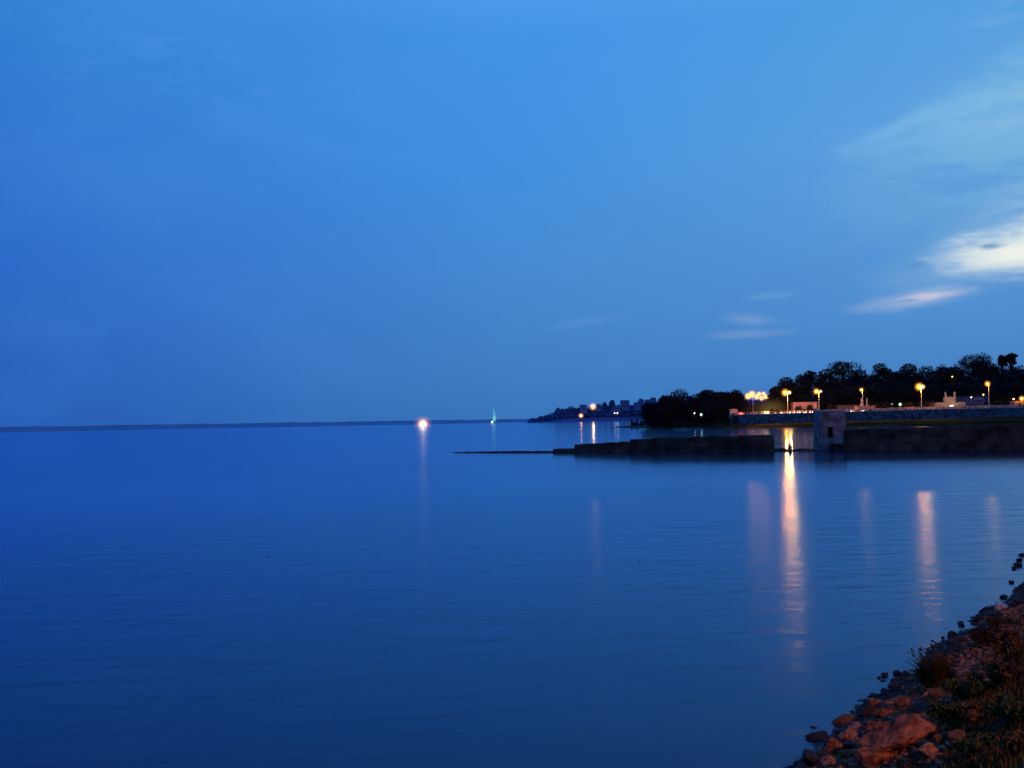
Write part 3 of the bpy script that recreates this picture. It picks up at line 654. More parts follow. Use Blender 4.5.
# left mass
left = [(652, 402, 22, 705, 'low dark bushy tree at the lakeward tip of the left tree mass'), (664, 396.5, 22, 700, 'dark round tree on the left shoulder of the left tree mass'), (679, 388.8, 32, 690, 'tallest dark dome shaped tree of the left tree mass'), (693, 398, 20, 680, 'dark tree filling the dip between the two domes of the left tree mass'), (707, 389.6, 30, 680, 'broad dark tree with a flat top in the middle of the left tree mass'), (722, 392.0, 24, 672, 'dark tree right of the flat topped one in the left tree mass'), (736, 389.8, 22, 668, 'dark tree at the right end of the left tree mass beside the bright lamps'), (668, 405, 30, 690, 'low leafy tree in front of the tall dome tree'), (716, 402, 34, 664, 'low leafy tree above the grassy slope of the left tree mass')]
for i, (px, yt, w, D, lab) in enumerate(left):
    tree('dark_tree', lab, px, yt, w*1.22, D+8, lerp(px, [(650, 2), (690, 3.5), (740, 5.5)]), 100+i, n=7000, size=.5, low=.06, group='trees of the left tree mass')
right = [(777, 386, 20, 650, 'dark tree with drooping edge at the left end of the right wood', 0), (786, 377, 24, 660, 'rounded dark tree above the left twin headed lamp', 0), (802, 374.5, 26, 672, 'dark bushy tree over the pale flat roofed building', 0), (809, 370.5, 14, 690, 'thin topped tree rising beside the pale building tree clump', 1), (826, 369, 26, 680, 'dark tree left of the big domed tree above the stone tower', 0), (843, 361.8, 40, 690, 'big domed tree above the stone tower', 0), (860, 369.5, 26, 684, 'dark tree on the right flank of the big domed tree', 0), (880, 363.4, 24, 700, 'uneven topped tree right of the big domed tree', 0), (893, 371.5, 22, 690, 'low tree in the dip right of the uneven topped tree', 0), (908, 364, 30, 700, 'broad dark tree left of the brightest right street lamp', 0), (926, 366, 28, 690, 'broad dark tree straight above the brightest right street lamp', 0), (942, 364.8, 20, 712, 'loose open tree with sky showing through above the cream shrine', 1), (968, 355.6, 36, 712, 'wide crowned tall tree above the blue sheds', 0), (982, 352.8, 26, 720, 'tallest ragged tree above the blue sheds', 1), (1001.5, 355.0, 9, 716, 'thin tree with ragged tuft crown, left of the last pair on the skyline', 1), (1011, 353.2, 10, 712, 'thin tree with tall tuft crown at the right end of the skyline', 1), (1010, 366, 40, 690, 'broad dark tree under the two thin tufted ones', 0), (1040, 366, 40, 690, 'broad dark tree at the right border of the picture', 0), (952, 367, 34, 696, 'dark tree in the hollow left of the wide crowned tall tree', 0), (990, 363, 34, 694, 'dark tree filling the skyline under the ragged tall one', 0)]
for i, (px, yt, w, D, lab, g) in enumerate(right):
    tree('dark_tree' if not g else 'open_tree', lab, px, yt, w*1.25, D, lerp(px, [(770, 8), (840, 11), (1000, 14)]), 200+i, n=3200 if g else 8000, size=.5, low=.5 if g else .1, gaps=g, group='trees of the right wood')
lower = [(780, 398, 26, 640), (803, 394, 30, 655), (828, 388, 34, 655), (852, 386, 34, 655), (876, 386, 34, 655), (902, 384, 34, 655), (930, 384, 36, 655), (960, 382, 36, 660), (990, 380, 36, 655), (1020, 382, 36, 650), (840, 376, 30, 672), (890, 380, 30, 672), (1005, 374, 40, 672), (760, 404, 20, 660), (750, 405, 16, 655)]
for i, (px, yt, w, D) in enumerate(lower):
    tree('dark_tree', 'dark tree in the shadowed lower rank of the right wood', px, yt, w*1.2, D, lerp(px, [(770, 7.5), (840, 9), (1000, 10)]), 300+i, n=3200, size=.62, low=.05, group='lower rank of trees in the right wood')
def bush(px, yt, w, D, z0, lab, seed, m=leafM, n=900, size=.3, name='bush'):
    p = at(px, yt, D); H = p.z-z0; ww = w*D/F; t = thing(name, lab, 'bush', (p.x, D, z0))
    MB().tube([(0, 0, -.3), (0, 0, H*.5)], [.12, .05], 6).obj('stem', bark, t)
    rr = random.Random(seed); lb_ = [((rr.uniform(-.38, .38)*ww, rr.uniform(-.2, .2)*ww, H*(.35+.3*rr.random())), (ww*.22, ww*.2, H*.38)) for _ in range(5)]
    link('foliage', cloud_mesh('foliage', lb_, n, size, m, seed), t); return t
for i, (px, yt, w, D, lab) in enumerate([(798, 405.5, 8, 622, 'small bush in front of the left half of the pale building'), (808, 404.6, 9, 622, 'small bush in front of the right half of the pale building'), (886, 402, 14, 596, 'low bush beside the cold white lamp'), (878, 403, 10, 594, 'low bush right of the monument pavilion'), (910, 401.5, 14, 590, 'lamp lit bush left of the bright right street lamp'), (928, 399.8, 16, 590, 'fuller lamp lit bush between the bright right lamp and the shrine'), (997, 400, 16, 590, 'dark bush right of the far right street lamp'), (1006, 396, 16, 600, 'round bush behind the roadside kiosk'), (871, 402, 8, 600, 'narrow bush behind the pavilion'), (775, 407, 10, 606, 'low bush left of the left twin headed lamp'), (834, 404, 10, 610, 'bush peeping over the stone tower'), (747, 407.5, 10, 620, 'low shrub between the small hut and the yellow glare')]):
    bush(px, yt, w, D, zt(px), lab, 400+i)

# ------------------------------------------------------------------ spit with gate pillars, puddles
spm = mat('spit_rock', (.03, .03, .035), scale=.2)
sp_ = MB(); A = []; B = []; Cc = []; Dd = []
x = 611.0
while x < 660:
    h = lerp(x, [(611, .05), (620, .7), (632, 1.3), (650, 1.6), (660, 2)])*(1+.4*noise.noise(Vector((x*.5, 0, 0)))); D = lerp(x, [(611, 800), (625, 770), (650, 735), (660, 725)])
    q = xz(x, D, 0); A.append((q.x, D-4, -.5)); B.append((q.x, D, h*.6)); Cc.append((q.x, D+8, h)); Dd.append((q.x, D+24, -.5)); x += 1
sp_.grid([A, B, Cc, Dd]); tag(sp_.obj('rocky_spit', spm), 'low rocky spit below the left tree mass', kind='structure')
gp = thing('ruined_gate', 'dark ruined gate with two pillars at the tip of the rocky spit', 'ruin', xz(634.5, 772, 1.0))
for sx, h in ((-2.0, 4.6), (1.9, 4.9)): MB().box((sx, 0, h/2-.3), (1.5, 1.6, h), taper=.85).box((sx, 0, h-.2), (.9, .9, .5), taper=.5).obj('pillar', spm, gp)
MB().box((0, .1, 1.2), (2.6, .8, 3.0)).obj('infill_wall', spm, gp)
tag(MB().box((0, 0, .7), (3.6, 2.4, 1.9), taper=.9).box((.3, 0, 1.8), (2.0, 1.4, .5), taper=.7).obj('stone_block', spm, loc=xz(641, 772, 1.2)), 'low dark stone block on the spit right of the ruined gate', 'stone block')
pud = mat('puddle', (.02, .02, .025), rough=.08, var=.1, spec=.6)
def puddle(px0, px1, py, D, lab, wd):
    pts = []; p0 = xz(px0, D, 0); p1 = xz(px1, D, 0)
    b = MB(); n = 26; cx = (p0.x+p1.x)/2; a_ = (p1.x-p0.x)/2
    b.v = [(math.cos(t*2*math.pi/n)*a_*(1+.1*math.sin(t*2.3)), math.sin(t*2*math.pi/n)*wd*(1+.2*math.sin(t*1.7)), 0) for t in range(n)]; b.f = [tuple(range(n))]
    z = CAMZ-(py-hor((px0+px1)/2))*D/F
    return tag(b.obj('puddle', pud, loc=(cx, D, z)), lab, 'puddle', kind='structure')

# ------------------------------------------------------------------ old lake walls and tower
oldwall = masonry('old_wall_stone', (.115, .068, .052), (.06, .040, .034), 1.1, .42, .4, .12)
towerm = masonry('tower_stone', (.38, .25, .25), (.24, .18, .18), .8, .35, .3, .08)
def old_wall(name, label, pts, tops, ledge, thick=2.2, step=1.4, jit=.12, seed=1):
    """wall along a ground polyline; tops: function of parameter 0..1 -> height"""
    rr = random.Random(seed); p0, p1 = Vector(pts[0]), Vector(pts[1]); Ln = (p1-p0).length; d = (p1-p0).normalized(); nrm = Vector((d.y, -d.x, 0))
    if nrm.y > 0: nrm = -nrm
    t = thing(name, label, 'wall', p0)
    rows = [[] for _ in range(8)]; n = int(Ln/step); cur = 0
    for i in range(n+1):
        u = i/n; h = tops(u)+rr.uniform(-jit, jit)*.5; hl = min(ledge(u), h-.05)
        for e in (0, 1):
            if (i == 0 and e == 0) or (i == n and e == 1): continue
            q = d*(Ln*u+(e-.5)*.05)
            hh = h if e else prev[0]; hl_ = hl if e else prev[1]
            j = rr.uniform(-.04, .04)
            prof = [(thick/2+.35, -1.5), (thick/2+.30+j, max(.05, hl_-.1)), (thick/2+.22, hl_), (thick/2, hl_+.02), (thick/2-.06+j, hh-.12), (thick/2-.2, hh), (-thick/2, hh-.1), (-thick/2-.2, -1.5)]
            for k, (o_, z) in enumerate(prof): rows[k].append(tuple(q+nrm*o_+Vector((0, 0, z))))
        prev = (h, hl)
        if i == 0: pass
    b = MB(); b.grid(rows)
    m = len(rows[0])
    for e in (0, m-1): b.f.append(tuple(k*m+e for k in range(8)))
    b.obj('masonry', oldwall, t); return t, d, nrm, Ln
prev = (1, 1)
PA = onz(556, 452.4); PB = onz(772.5, 451.8)
def ltop(u):
    px = 556+u*216.5; D = PA.y+(PB.y-PA.y)*u
    y = lerp(px, [(556, 448.2), (576, 447.6), (578, 444.2), (604, 443.0), (634, 441.2), (637, 438.9), (656, 438.6), (659, 437.6), (700, 436.6), (735, 435.4), (772, 434.8)])
    return CAMZ-(y-hor(px))*D/F
prev = (ltop(0), .4)
_, wd, wn, WL = old_wall('ruined_lake_wall', 'ruined dark stone wall stepping down into the lake, ending left of the gap', (PA, PB), ltop, lambda u: ltop(u)*.52 if u > .36 else .35, 2.4, 1.1, .18, 3)
QA = onz(846, 450.2); QB = onz(1024, 450.0); QB = QA+(QB-QA)*1.9
def rtop(u):
    px = 846+u*178*1.5; return lerp(px, [(846, 3.55), (1024, 4.1), (1200, 4.4)])
prev = (rtop(0), 1.2)
old_wall('lake_wall', 'long dark stone wall running right from the stone tower', (QA, QB), rtop, lambda u: 1.5, 2.4, 1.3, .12, 4)
# sunken remains reaching left from the ruined wall
sw = thing('sunken_wall', 'thin line of sunken wall stones barely above the water left of the ruined wall', 'ruin', PA)
b = MB(); rr = random.Random(9); P0 = onz(455, 452.6)
for i in range(56):
    u = i/56; p = P0.lerp(PA, u)-PA; b.box((p.x+rr.uniform(-.2, .2), p.y+rr.uniform(-.3, .3), -.14+.17*min(1, u*1.5+.1)+rr.uniform(-.05, .07)), (rr.uniform(.7, 1.1), .9, .4), rz=math.atan2(wd.y, wd.x)+rr.uniform(-.1, .1), taper=.85)
b.obj('stone_course', oldwall, sw)

# tower
TD = 190.0; tp = onz(817.5, 449.8); TD = tp.y
tx0 = xz(821.5, TD, 0).x; tx1 = xz(847.5, TD, 0).x; TW = tx1-tx0; TH = CAMZ-(411.3-hor(830))*TD/F; TDp = 5.2
tw = thing('stone_tower', 'pale square stone tower with dark doorway at the lake end of the long wall', 'tower', ((tx0+tx1)/2, TD+TDp/2, 0))
def zpx(y): return CAMZ-(y-hor(830))*TD/F
dx0 = xz(828.2, TD, 0).x-tw.location.x; dx1 = xz(833.9, TD, 0).x-tw.location.x; dz0 = zpx(437.4); dz1 = zpx(426.8)
b = MB(); y0 = -TDp/2; th = .7
def bx(x0, x1, ya, yb, z0, z1): b.box(((x0+x1)/2, (ya+yb)/2, (z0+z1)/2), (x1-x0, yb-ya, z1-z0))
HW = TW/2
bx(-HW, dx0, y0, y0+th, -1.5, TH); bx(dx1, HW, y0, y0+th, -1.5, TH); bx(dx0, dx1, y0, y0+th, -1.5, dz0); bx(dx0, dx1, y0, y0+th, dz1, TH)
bx(-HW, -HW+th, y0+th, -y0, -1.5, TH); bx(HW-th, HW, y0+th, -y0, -1.5, TH); bx(-HW+th, HW-th, -y0-th, -y0, -1.5, TH); bx(-HW+th, HW-th, y0+th, -y0-th, TH-.5, TH-.1)
# subdivide + batter + wear
bmm = bmesh.new(); me = bpy.data.meshes.new('tower_wall'); me.from_pydata(b.v, [], b.f); bmm.from_mesh(me)
bmesh.ops.subdivide_edges(bmm, edges=[e for e in bmm.edges if e.calc_length() > 1.2], cuts=5, use_grid_fill=True)
for v_ in bmm.verts:
    k = 1-.085*max(0, v_.co.z)/TH; n_ = noise.noise_vector(v_.co*1.3)*.06
    v_.co.x = v_.co.x*k+n_.x; v_.co.y = v_.co.y*k+n_.y; v_.co.z += n_.z*(v_.co.z > .5)
bmm.to_mesh(me); bmm.free(); me.materials.append(towerm); link('tower_wall', me, tw)
MB().box((0, 0, TH+.12), (TW*.95, TDp*.95, .3)).obj('coping', mat('coping_plaster', (.48, .45, .5), scale=.8), tw)
MB().box(((dx0+dx1)/2, y0+th+.5, (dz0+dz1)/2), (dx1-dx0+.1, .1, dz1-dz0)).obj('door', mat('old_timber', (.015, .012, .012)), tw)
MB().box(((dx0+dx1)/2, y0-.06+.1, dz1+.12), (dx1-dx0+.5, .25, .28)).obj('lintel', towerm, tw)
MB().box((.9, y0-.25, .1), (TW*.72, .8, 1.8)).obj('plinth', oldwall, tw)
for (x, z) in ((-1.2, 5.2), (1.3, 5.5)): MB().ell((x, y0+.22, z), (.2, .12, .3), 9, 6).obj('weep_hole', mat('stained_stone', (.13, .10, .11)), tw)

# ------------------------------------------------------------------ rocks
def rock_mesh(name, seed, m, sub=3, facets=14, squash=.7, rough=.09):
    rr = random.Random(seed); bm = bmesh.new(); bmesh.ops.create_icosphere(bm, subdivisions=sub, radius=1)
    pl = []
    for i in range(facets):
        n = Vector((rr.gauss(0, 1), rr.gauss(0, 1), rr.gauss(0, 1))).normalized(); pl.append((n, rr.uniform(.5, .92)))
    off = Vector((seed*3.1, seed*1.7, 0))
    for v in bm.verts:
        d = v.co.normalized(); r = 1.0
        for n, k in pl:
            c = d.dot(n)
            if c > .05: r = min(r, k/c)
        r *= 1+rough*noise.noise(d*2.3+off)*2+rough*.5*noise.noise(d*6+off)
        v.co = d*r; v.co.z *= squash
    for f in bm.faces: f.smooth = sub < 3
    me = bpy.data.meshes.new(name); bm.to_mesh(me); bm.free(); me.materials.append(m); return me
red = mat('red_sandstone', (.36, .125, .055), col2=(.10, .035, .022), scale=2.2, bump=.9, rough=.95, spec=.08); pink = mat('pink_granite', (.36, .18, .12), col2=(.15, .07, .05), scale=2.5, bump=.8, rough=.95, spec=.08); wet = mat('wet_dark_stone', (.022, .013, .012), scale=2, bump=.3, rough=.6, spec=.2); brown = mat('brown_stone', (.16, .075, .04), scale=2, bump=.8, rough=.95, spec=.08)
rk = {k: [rock_mesh('stone', s+i*11, m) for i in range(5)] for s, (k, m) in enumerate((('red', red), ('pink', pink), ('wet', wet), ('brown', brown)))}
# rubble in the gap between wall and tower
gr_ = thing('rubble_sill', 'low dark rubble sill awash in the gap between ruined wall and tower', 'rubble', onz(795, 450.4))
b = MB(); bmr = rk['wet'][0]
for i in range(46):
    px = R.uniform(774, 817); p = onz(px, 450.6+R.uniform(-.5, .4))-gr_.location; k = .35+.5*math.exp(-((px-781)/5)**2)+.35*math.exp(-((px-805)/7)**2)
    s = k*R.uniform(.6, 1.1); src = rk['wet'][i % 5]; n = len(b.v); b.v += [(p.x+v.co.x*s*1.6, p.y+v.co.y*s, v.co.z*s*.9) for v in src.vertices]; b.f += [tuple(n+q for q in f.vertices) for f in src.polygons]
b.obj('rubble', oldwall, gr_)
p = onz(790.2, 450.6)
tag(MB().tube([(0, 0, -.5), (0, 0, .2), (.05, 0, .75), (.02, 0, 1.0)], [.42, .36, .30, .16], 9).ell((.02, 0, 1.05), (.2, .2, .22)).obj('stone_stump', wet, loc=p), 'short dark stump standing on the rubble sill in front of the lamp reflection', 'stump')

# ------------------------------------------------------------------ near bank
SH = [onz(*q) for q in ((700, 900), (760, 822), (801, 768), (838, 735), (868, 706), (905, 682), (935, 655), (962, 634), (990, 616), (1010, 602), (1026, 588), (1060, 566), (1120, 540), (1250, 512), (1420, 492))]
SH = [Vector((-9, -14, 0)), Vector((-4, 2, 0))]+SH
def shore(s):
    i = int(s); i = max(0, min(len(SH)-2, i)); f_ = s-i
    p0 = SH[max(0, i-1)]; p1 = SH[i]; p2 = SH[i+1]; p3 = SH[min(len(SH)-1, i+2)]
    def cr(t): return .5*((2*p1)+(p2-p0)*t+(2*p0-5*p1+4*p2-p3)*t*t+(3*p1-p0-3*p2+p3)*t**3)
    p = cr(f_); d = (cr(min(1, f_+.01))-cr(max(0, f_-.01))).normalized(); return p, Vector((d.y, -d.x, 0))
def bank_z(r, x, y):
    z = lerp(r, [(-6, -2.6), (-1.5, -.55), (0, 0.0), (1.2, .42), (4, 1.9), (8, 3.7), (12, 5.3), (20, 5.4), (60, 5.4)])
    return z+(.10*noise.noise(Vector((x*.8, y*.8, 0)))+.22*noise.noise(Vector((x*.25, y*.25, 3))))*(min(1, max(0, r+.8)) if r < 10 else .3)
rs = [-6, -3, -1.5, -.8, -.4, 0, .3, .6, .9, 1.2, 1.6, 2, 2.5, 3, 3.5, 4, 4.6, 5.3, 6, 7, 8, 10, 12, 20, 60]
rows = []; s = 0.0
while s <= len(SH)-1.01:
    p, n = shore(s); row_ = []
    for r in rs:
        q = p+n*r; row_.append((q.x, q.y, bank_z(r, q.x, q.y)))
    rows.append(row_); s += .1
bankm = mat('bank_soil', (.06, .03, .012), col2=(.02, .014, .007), scale=1.2, bump=.5, rough=1, spec=.1)
tag(MB().grid(rows).obj('near_bank', bankm, smooth=True), 'sloping stony bank at the near shore', kind='structure')
from mathutils.bvhtree import BVHTree
fl = []; vv = []
for r_ in rows: vv += r_
w_ = len(rs)
for i in range(len(rows)-1):
    for j in range(w_-1):
        a = i*w_+j; fl.append((a, a+1, a+1+w_, a+w_))
bvh = BVHTree.FromPolygons([Vector(v) for v in vv], fl)
def hit(px, py):
    r = bvh.ray_cast(Vector((0, 0, CAMZ)), ray(px, py)); return r[0]
def ground(x, y):
    r = bvh.ray_cast(Vector((x, y, 50)), Vector((0, 0, -1))); return r[0].z if r[0] else 0
def project(p):
    q = CM.inverted() @ Vector(p); return (512+F*q.x/-q.z, 384-F*q.y/-q.z) if q.z < 0 else (9999, 9999)
def boulder(px, py, wpx, hpx, rotd, label, m, seed, dep=.8, name='boulder', facets=14, sub=4, rough=.05, tilt=0.0):
    g = hit(px, py+hpx*.45)
    if g is None: g = onz(px, py+hpx*.45)
    D = g.y; a = wpx*D/F/2; c = hpx*D/F/2*1.08
    me = rock_mesh(name, seed, m, sub=sub, facets=facets, squash=1.0, rough=rough)
    o = link(name, me, None, (g.x, g.y+.1, g.z+c*.75)); o.scale = (a*1.1, a*dep, c*1.15); o.rotation_euler = (rad(R.uniform(-8, 8)), rad(-tilt), rad(rotd))
    return tag(o, label, 'boulder')
boulder(899, 738, 68, 33, 12, 'large red brown boulder, the biggest on the bank, at the bottom', red, 21, .8, tilt=14, facets=8, rough=.12)
boulder(876, 757, 34, 22, -10, 'rounded orange boulder below the left end of the biggest boulder', red, 22)
boulder(931, 753, 27, 16, 5, 'smooth pinkish rounded boulder at the lower right of the biggest boulder', pink, 23)
boulder(941, 742, 13, 10, 5, 'small round stone just right of the biggest boulder', brown, 24)
boulder(869, 712, 22, 14, -12, 'dark wedge shaped boulder at the water edge above the orange stones', wet, 25, tilt=14)
boulder(846, 722, 27, 13, 14, 'slanted red brown boulder with a dark underside at the water edge', brown, 26, tilt=12)
boulder(819, 739, 25, 14, -6, 'dark wet boulder at the lower left water edge', wet, 27)
boulder(836, 748, 18, 15, 0, 'orange angular stone in the lower left of the rubble', red, 28)
boulder(850, 736, 22, 14, 20, 'pale pink angular stone under the slanted boulder', pink, 29)
boulder(884, 714, 18, 13, -20, 'orange red stone right of the dark wedge boulder', red, 30)
boulder(886, 728, 20, 14, 10, 'pinkish red stone behind the biggest boulder', red, 31)
boulder(812, 760, 26, 16, 6, 'black wet boulder at the bottom left corner of the bank', wet, 32)
boulder(833, 763, 20, 12, 6, 'pink stone at the bottom edge right of the black wet boulder', pink, 33)
boulder(957, 676, 36, 9, 10, 'long flat pale slab beside the round dry bush', pink, 34, tilt=10)
boulder(990, 662, 18, 8, 0, 'flat orange stone right of the round dry bush', red, 35)
boulder(1003, 607, 15, 9, 0, 'pale lilac rounded boulder among dark stones at the upper right water edge', mat('lilac_granite', (.5, .40, .42), scale=3, bump=.3), 36)
boulder(962, 741, 24, 16, 8, 'dark red half buried boulder in the grass right of the biggest boulder', brown, 37)
boulder(907, 703, 16, 12, 0, 'reddish stone between the dry bush and the rubble', red, 38)
boulder(921, 708, 17, 12, 0, 'purplish stone above the biggest boulder', mat('purple_stone', (.22, .13, .15), bump=.3), 39)
boulder(938, 694, 19, 11, 0, 'dark grey brown stone in the grass above the biggest boulder', brown, 40)
# individual smaller stones
cnt = 0; tries = 0; placed = []
LAB = {'wet': ('small dark wet stone at the water edge of the near bank', 'small dark wet stones at the water edge'), 'red': ('small orange red stone in the rubble of the near bank', 'small orange red stones in the rubble'), 'pink': ('small pale pink stone in the rubble of the near bank', 'small pale pink stones in the rubble'), 'brown': ('small brown stone in the rubble of the near bank', 'small brown stones in the rubble')}
while cnt < 235 and tries < 20000:
    tries += 1; s = 3.4+R.random()*8.4; p, n = shore(s); r = R.triangular(-.75, 2.3, .25)
    q = p+n*r; X, Y = project((q.x, q.y, max(0, r*.35)))
    if not (796 < X < 1030 and 545 < Y < 775): continue
    if r > 1.3 and X > 955 and R.random() < .8: continue
    sz = R.choice((.075, .09, .11, .14, .18))*R.uniform(.8, 1.2)*(1 if Y > 660 else 1.1)
    if any((q-a).length < (sz+b_)*.62 for a, b_ in placed): continue
    placed.append((q.copy(), sz)); k = 'wet' if r < R.uniform(.05, .5) else R.choices(('red', 'pink', 'brown', 'wet'), (6, 1.2, 4.5, 1.6))[0]
    if Y < 640 and r < 1: k = 'wet'
    o = link('stone', R.choice(rk[k]), None, (q.x, q.y, max(ground(q.x, q.y), -.12)+sz*.22)); o.scale = (sz*R.uniform(.9, 1.3), sz*R.uniform(.8, 1.1), sz*R.uniform(.8, 1.2)); o.rotation_euler = (R.uniform(-.4, .4), R.uniform(-.4, .4), R.uniform(0, 6.28))
    tag(o, LAB[k][0], 'stone', LAB[k][1]); cnt += 1
# gravel between them
def gravel(name, label, n, rlo, rhi, slo, shi, m, seed, smin, smax):
    rr = random.Random(seed); src = bmesh.new(); bmesh.ops.create_icosphere(src, subdivisions=1, radius=1); sv = [v.co.copy() for v in src.verts]; sf = [tuple(v.index for v in f.verts) for f in src.faces]; src.free()
    b = MB()
    for i in range(n):
        s = rr.uniform(slo, shi); p, nn = shore(s); q = p+nn*rr.uniform(rlo, rhi); z = ground(q.x, q.y); sz = rr.uniform(smin, smax); k = len(b.v); a = rr.uniform(0, 6.28); ca, sa = math.cos(a), math.sin(a)
        e = (rr.uniform(.8, 1.5), rr.uniform(.7, 1.1), rr.uniform(.5, .9))
        for v in sv:
            u = v*(1+rr.uniform(-.18, .18)); x, y = u.x*e[0]*sz, u.y*e[1]*sz; b.v.append((q.x+x*ca-y*sa, q.y+x*sa+y*ca, z+u.z*e[2]*sz+sz*.2))
        b.f += [tuple(k+j for j in f) for f in sf]
    return tag(b.obj(name, m), label, 'gravel', kind='stuff')
gravel('gravel', 'small reddish gravel between the stones', 4200, .1, 2.4, 3, 11, red, 3, .03, .09)
gravel('gravel', 'pale pink pebbles scattered through the rubble', 900, .3, 2.6, 3, 11, pink, 4, .03, .08)
gravel('wet_gravel', 'dark wet gravel along the water edge', 3600, -.5, .5, 3, 14, wet, 5, .04, .11)
# grass
def grass(n, rlo, rhi, slo, shi, m, seed, h0, h1, w0, name, label, clump=.55):
    rr = random.Random(seed); b = MB()
    for i in range(n):
        s = rr.uniform(slo, shi); p, nn = shore(s); q = p+nn*rr.triangular(rlo, rhi, (rlo+rhi)/2)
        if noise.noise(Vector((q.x*.9, q.y*.9, seed))) < -.25+clump*(rr.random()-.5): continue
        z = ground(q.x, q.y); h = rr.uniform(h0, h1)*(1+.7*noise.noise(Vector((q.x*.6, q.y*.6, 9)))); a = rr.uniform(0, 6.28); lean = rr.uniform(.1, .7)*h; wx, wy = math.cos(a+1.57)*w0, math.sin(a+1.57)*w0; lx, ly = math.cos(a)*lean, math.sin(a)*lean; k = len(b.v)
        b.v += [(q.x-wx, q.y-wy, z-.02), (q.x+wx, q.y+wy, z-.02), (q.x+wx*.7+lx*.4, q.y+wy*.7+ly*.4, z+h*.6), (q.x-wx*.7+lx*.4, q.y-wy*.7+ly*.4, z+h*.6), (q.x+lx, q.y+ly, z+h)]
        b.f += [(k, k+1, k+2, k+3), (k+3, k+2, k+4)]
    return tag(b.obj(name, m), label, 'grass', kind='stuff')
gd = mat('dry_grass', (.12, .065, .024), col2=(.035, .024, .010), scale=.9, rough=1, spec=.05, coords='Object'); gg = mat('green_grass', (.075, .068, .018), col2=(.02, .028, .010), scale=.7, rough=1, spec=.05)
grass(34000, 1.5, 11, 1.2, 12.5, gd, 11, .07, .2, .009, 'dry_grass', 'brown dry grass covering the upper bank')
grass(22000, 1.0, 4.5, 2.5, 12.5, gd, 14, .05, .13, .014, 'short_grass', 'short brown grass among the upper stones of the bank', .8)
grass(40000, 1.3, 11, 1.2, 12.5, gg, 12, .05, .17, .011, 'green_grass', 'dull green grass covering the upper bank')
# low leafy plants on the bank
def ground_plant(px, py, wpx, hpx, label, seed, m, n=500, size=.05):
    g = hit(px, py)
    if g is None: return
    w = wpx*g.y/F; h = hpx*g.y/F; t = thing('low_shrub', label, 'shrub', g, 0)
    rr = random.Random(seed); st = MB(); lb_ = []
    for i in range(9):
        a = rr.uniform(0, 6.28); e = Vector((math.cos(a)*w*.42*rr.random(), math.sin(a)*w*.42*rr.random(), h*rr.uniform(.45, .9)))
        st.tube([(0, 0, -.05), e*.6, e], [.012, .008, .004], 5); lb_.append((tuple(e), (w*.17, w*.17, h*.26)))
    st.obj('stems', bark, t); link('foliage', cloud_mesh('foliage', lb_, n, size, m, seed), t)
gl = leaf_mat('bank_leaves_green', (.05, .065, .02), (.02, .03, .014)); gb = leaf_mat('bank_leaves_brown', (.10, .055, .022), (.035, .022, .012))
for i, (px, py, w, h, lab, m_) in enumerate([(965, 702, 46, 26, 'low green shrub in the hollow right of the dry bush', gl), (948, 724, 34, 18, 'small green shrub touching the top right of the biggest boulder', gl), (1000, 690, 40, 28, 'brown leafy shrub right of the low green shrub', gb), (1012, 660, 36, 26, 'brown shrub high on the bank at the right edge', gb), (985, 648, 30, 18, 'dark brown shrub above the flat orange stone', gb), (1010, 725, 44, 22, 'dull shrub at the right edge low on the bank', gl), (980, 755, 50, 18, 'green shrub at the bottom edge right of the pinkish boulder', gl), (1016, 760, 30, 22, 'brown shrub in the bottom right corner', gb), (1000, 630, 26, 12, 'small dark shrub behind the lilac boulder', gb), (975, 722, 30, 16, 'brown weed patch behind the half buried boulder', gb)]):
    ground_plant(px, py, w, h, lab, 500+i, m_, 900, .045)
# round dry bush with flower stalks
g = hit(936, 690); sc = g.y/F
t = thing('dry_bush', 'round dark dry bush with seed head stalks at the water edge', 'bush', g)
rr = random.Random(5); b = MB()
for i in range(1500):
    a = rr.uniform(0, 6.28); el_ = rr.uniform(.15, 1.5); r_ = 30*sc*rr.uniform(.45, 1.12)*(1+.28*math.sin(a*3+.5))*(1-.22*max(0, math.sin(el_)-.6)); bx0 = Vector((math.cos(a), math.sin(a), 0))*rr.uniform(0, 8)*sc
    tip = bx0*.5+Vector((math.cos(a)*math.cos(el_)*1.0, math.sin(a)*math.cos(el_), math.sin(el_)*1.25))*r_; mid = bx0+(tip-bx0)*.5+Vector((0, 0, .18*r_)); w = .008; o_ = Vector((math.cos(a+1.57), math.sin(a+1.57), 0))*w; k = len(b.v)
    b.v += [tuple(bx0-o_), tuple(bx0+o_), tuple(mid+o_), tuple(mid-o_), tuple(tip)]; b.f += [(k, k+1, k+2, k+3), (k+3, k+2, k+4)]
b.obj('foliage', gd, t)
for (px, py) in ((912.5, 653), (920, 650), (926.5, 648), (933, 644.5), (936, 642.5), (922, 655)):
    r = ray(px, py); tipw = Vector((0, 0, CAMZ))+r*(g.y/r.y); tip = tipw-g; b0 = Vector((rr.uniform(-6, 2)*sc, 0, 5*sc))
    mid = b0.lerp(tip, .55)+Vector((.03, 0, .05)); st = MB().tube([b0, mid, tip], [.009, .007, .005], 5).obj('stalk', gd, t)
    hb = MB()
    for k in range(8): hb.ell(tip+Vector((rr.gauss(0, .035), rr.gauss(0, .03), rr.gauss(0, .03))), (.022, .02, .018), 6, 4)
    hb.obj('seed_head', mat('seed_head', (.05, .035, .04)), st)
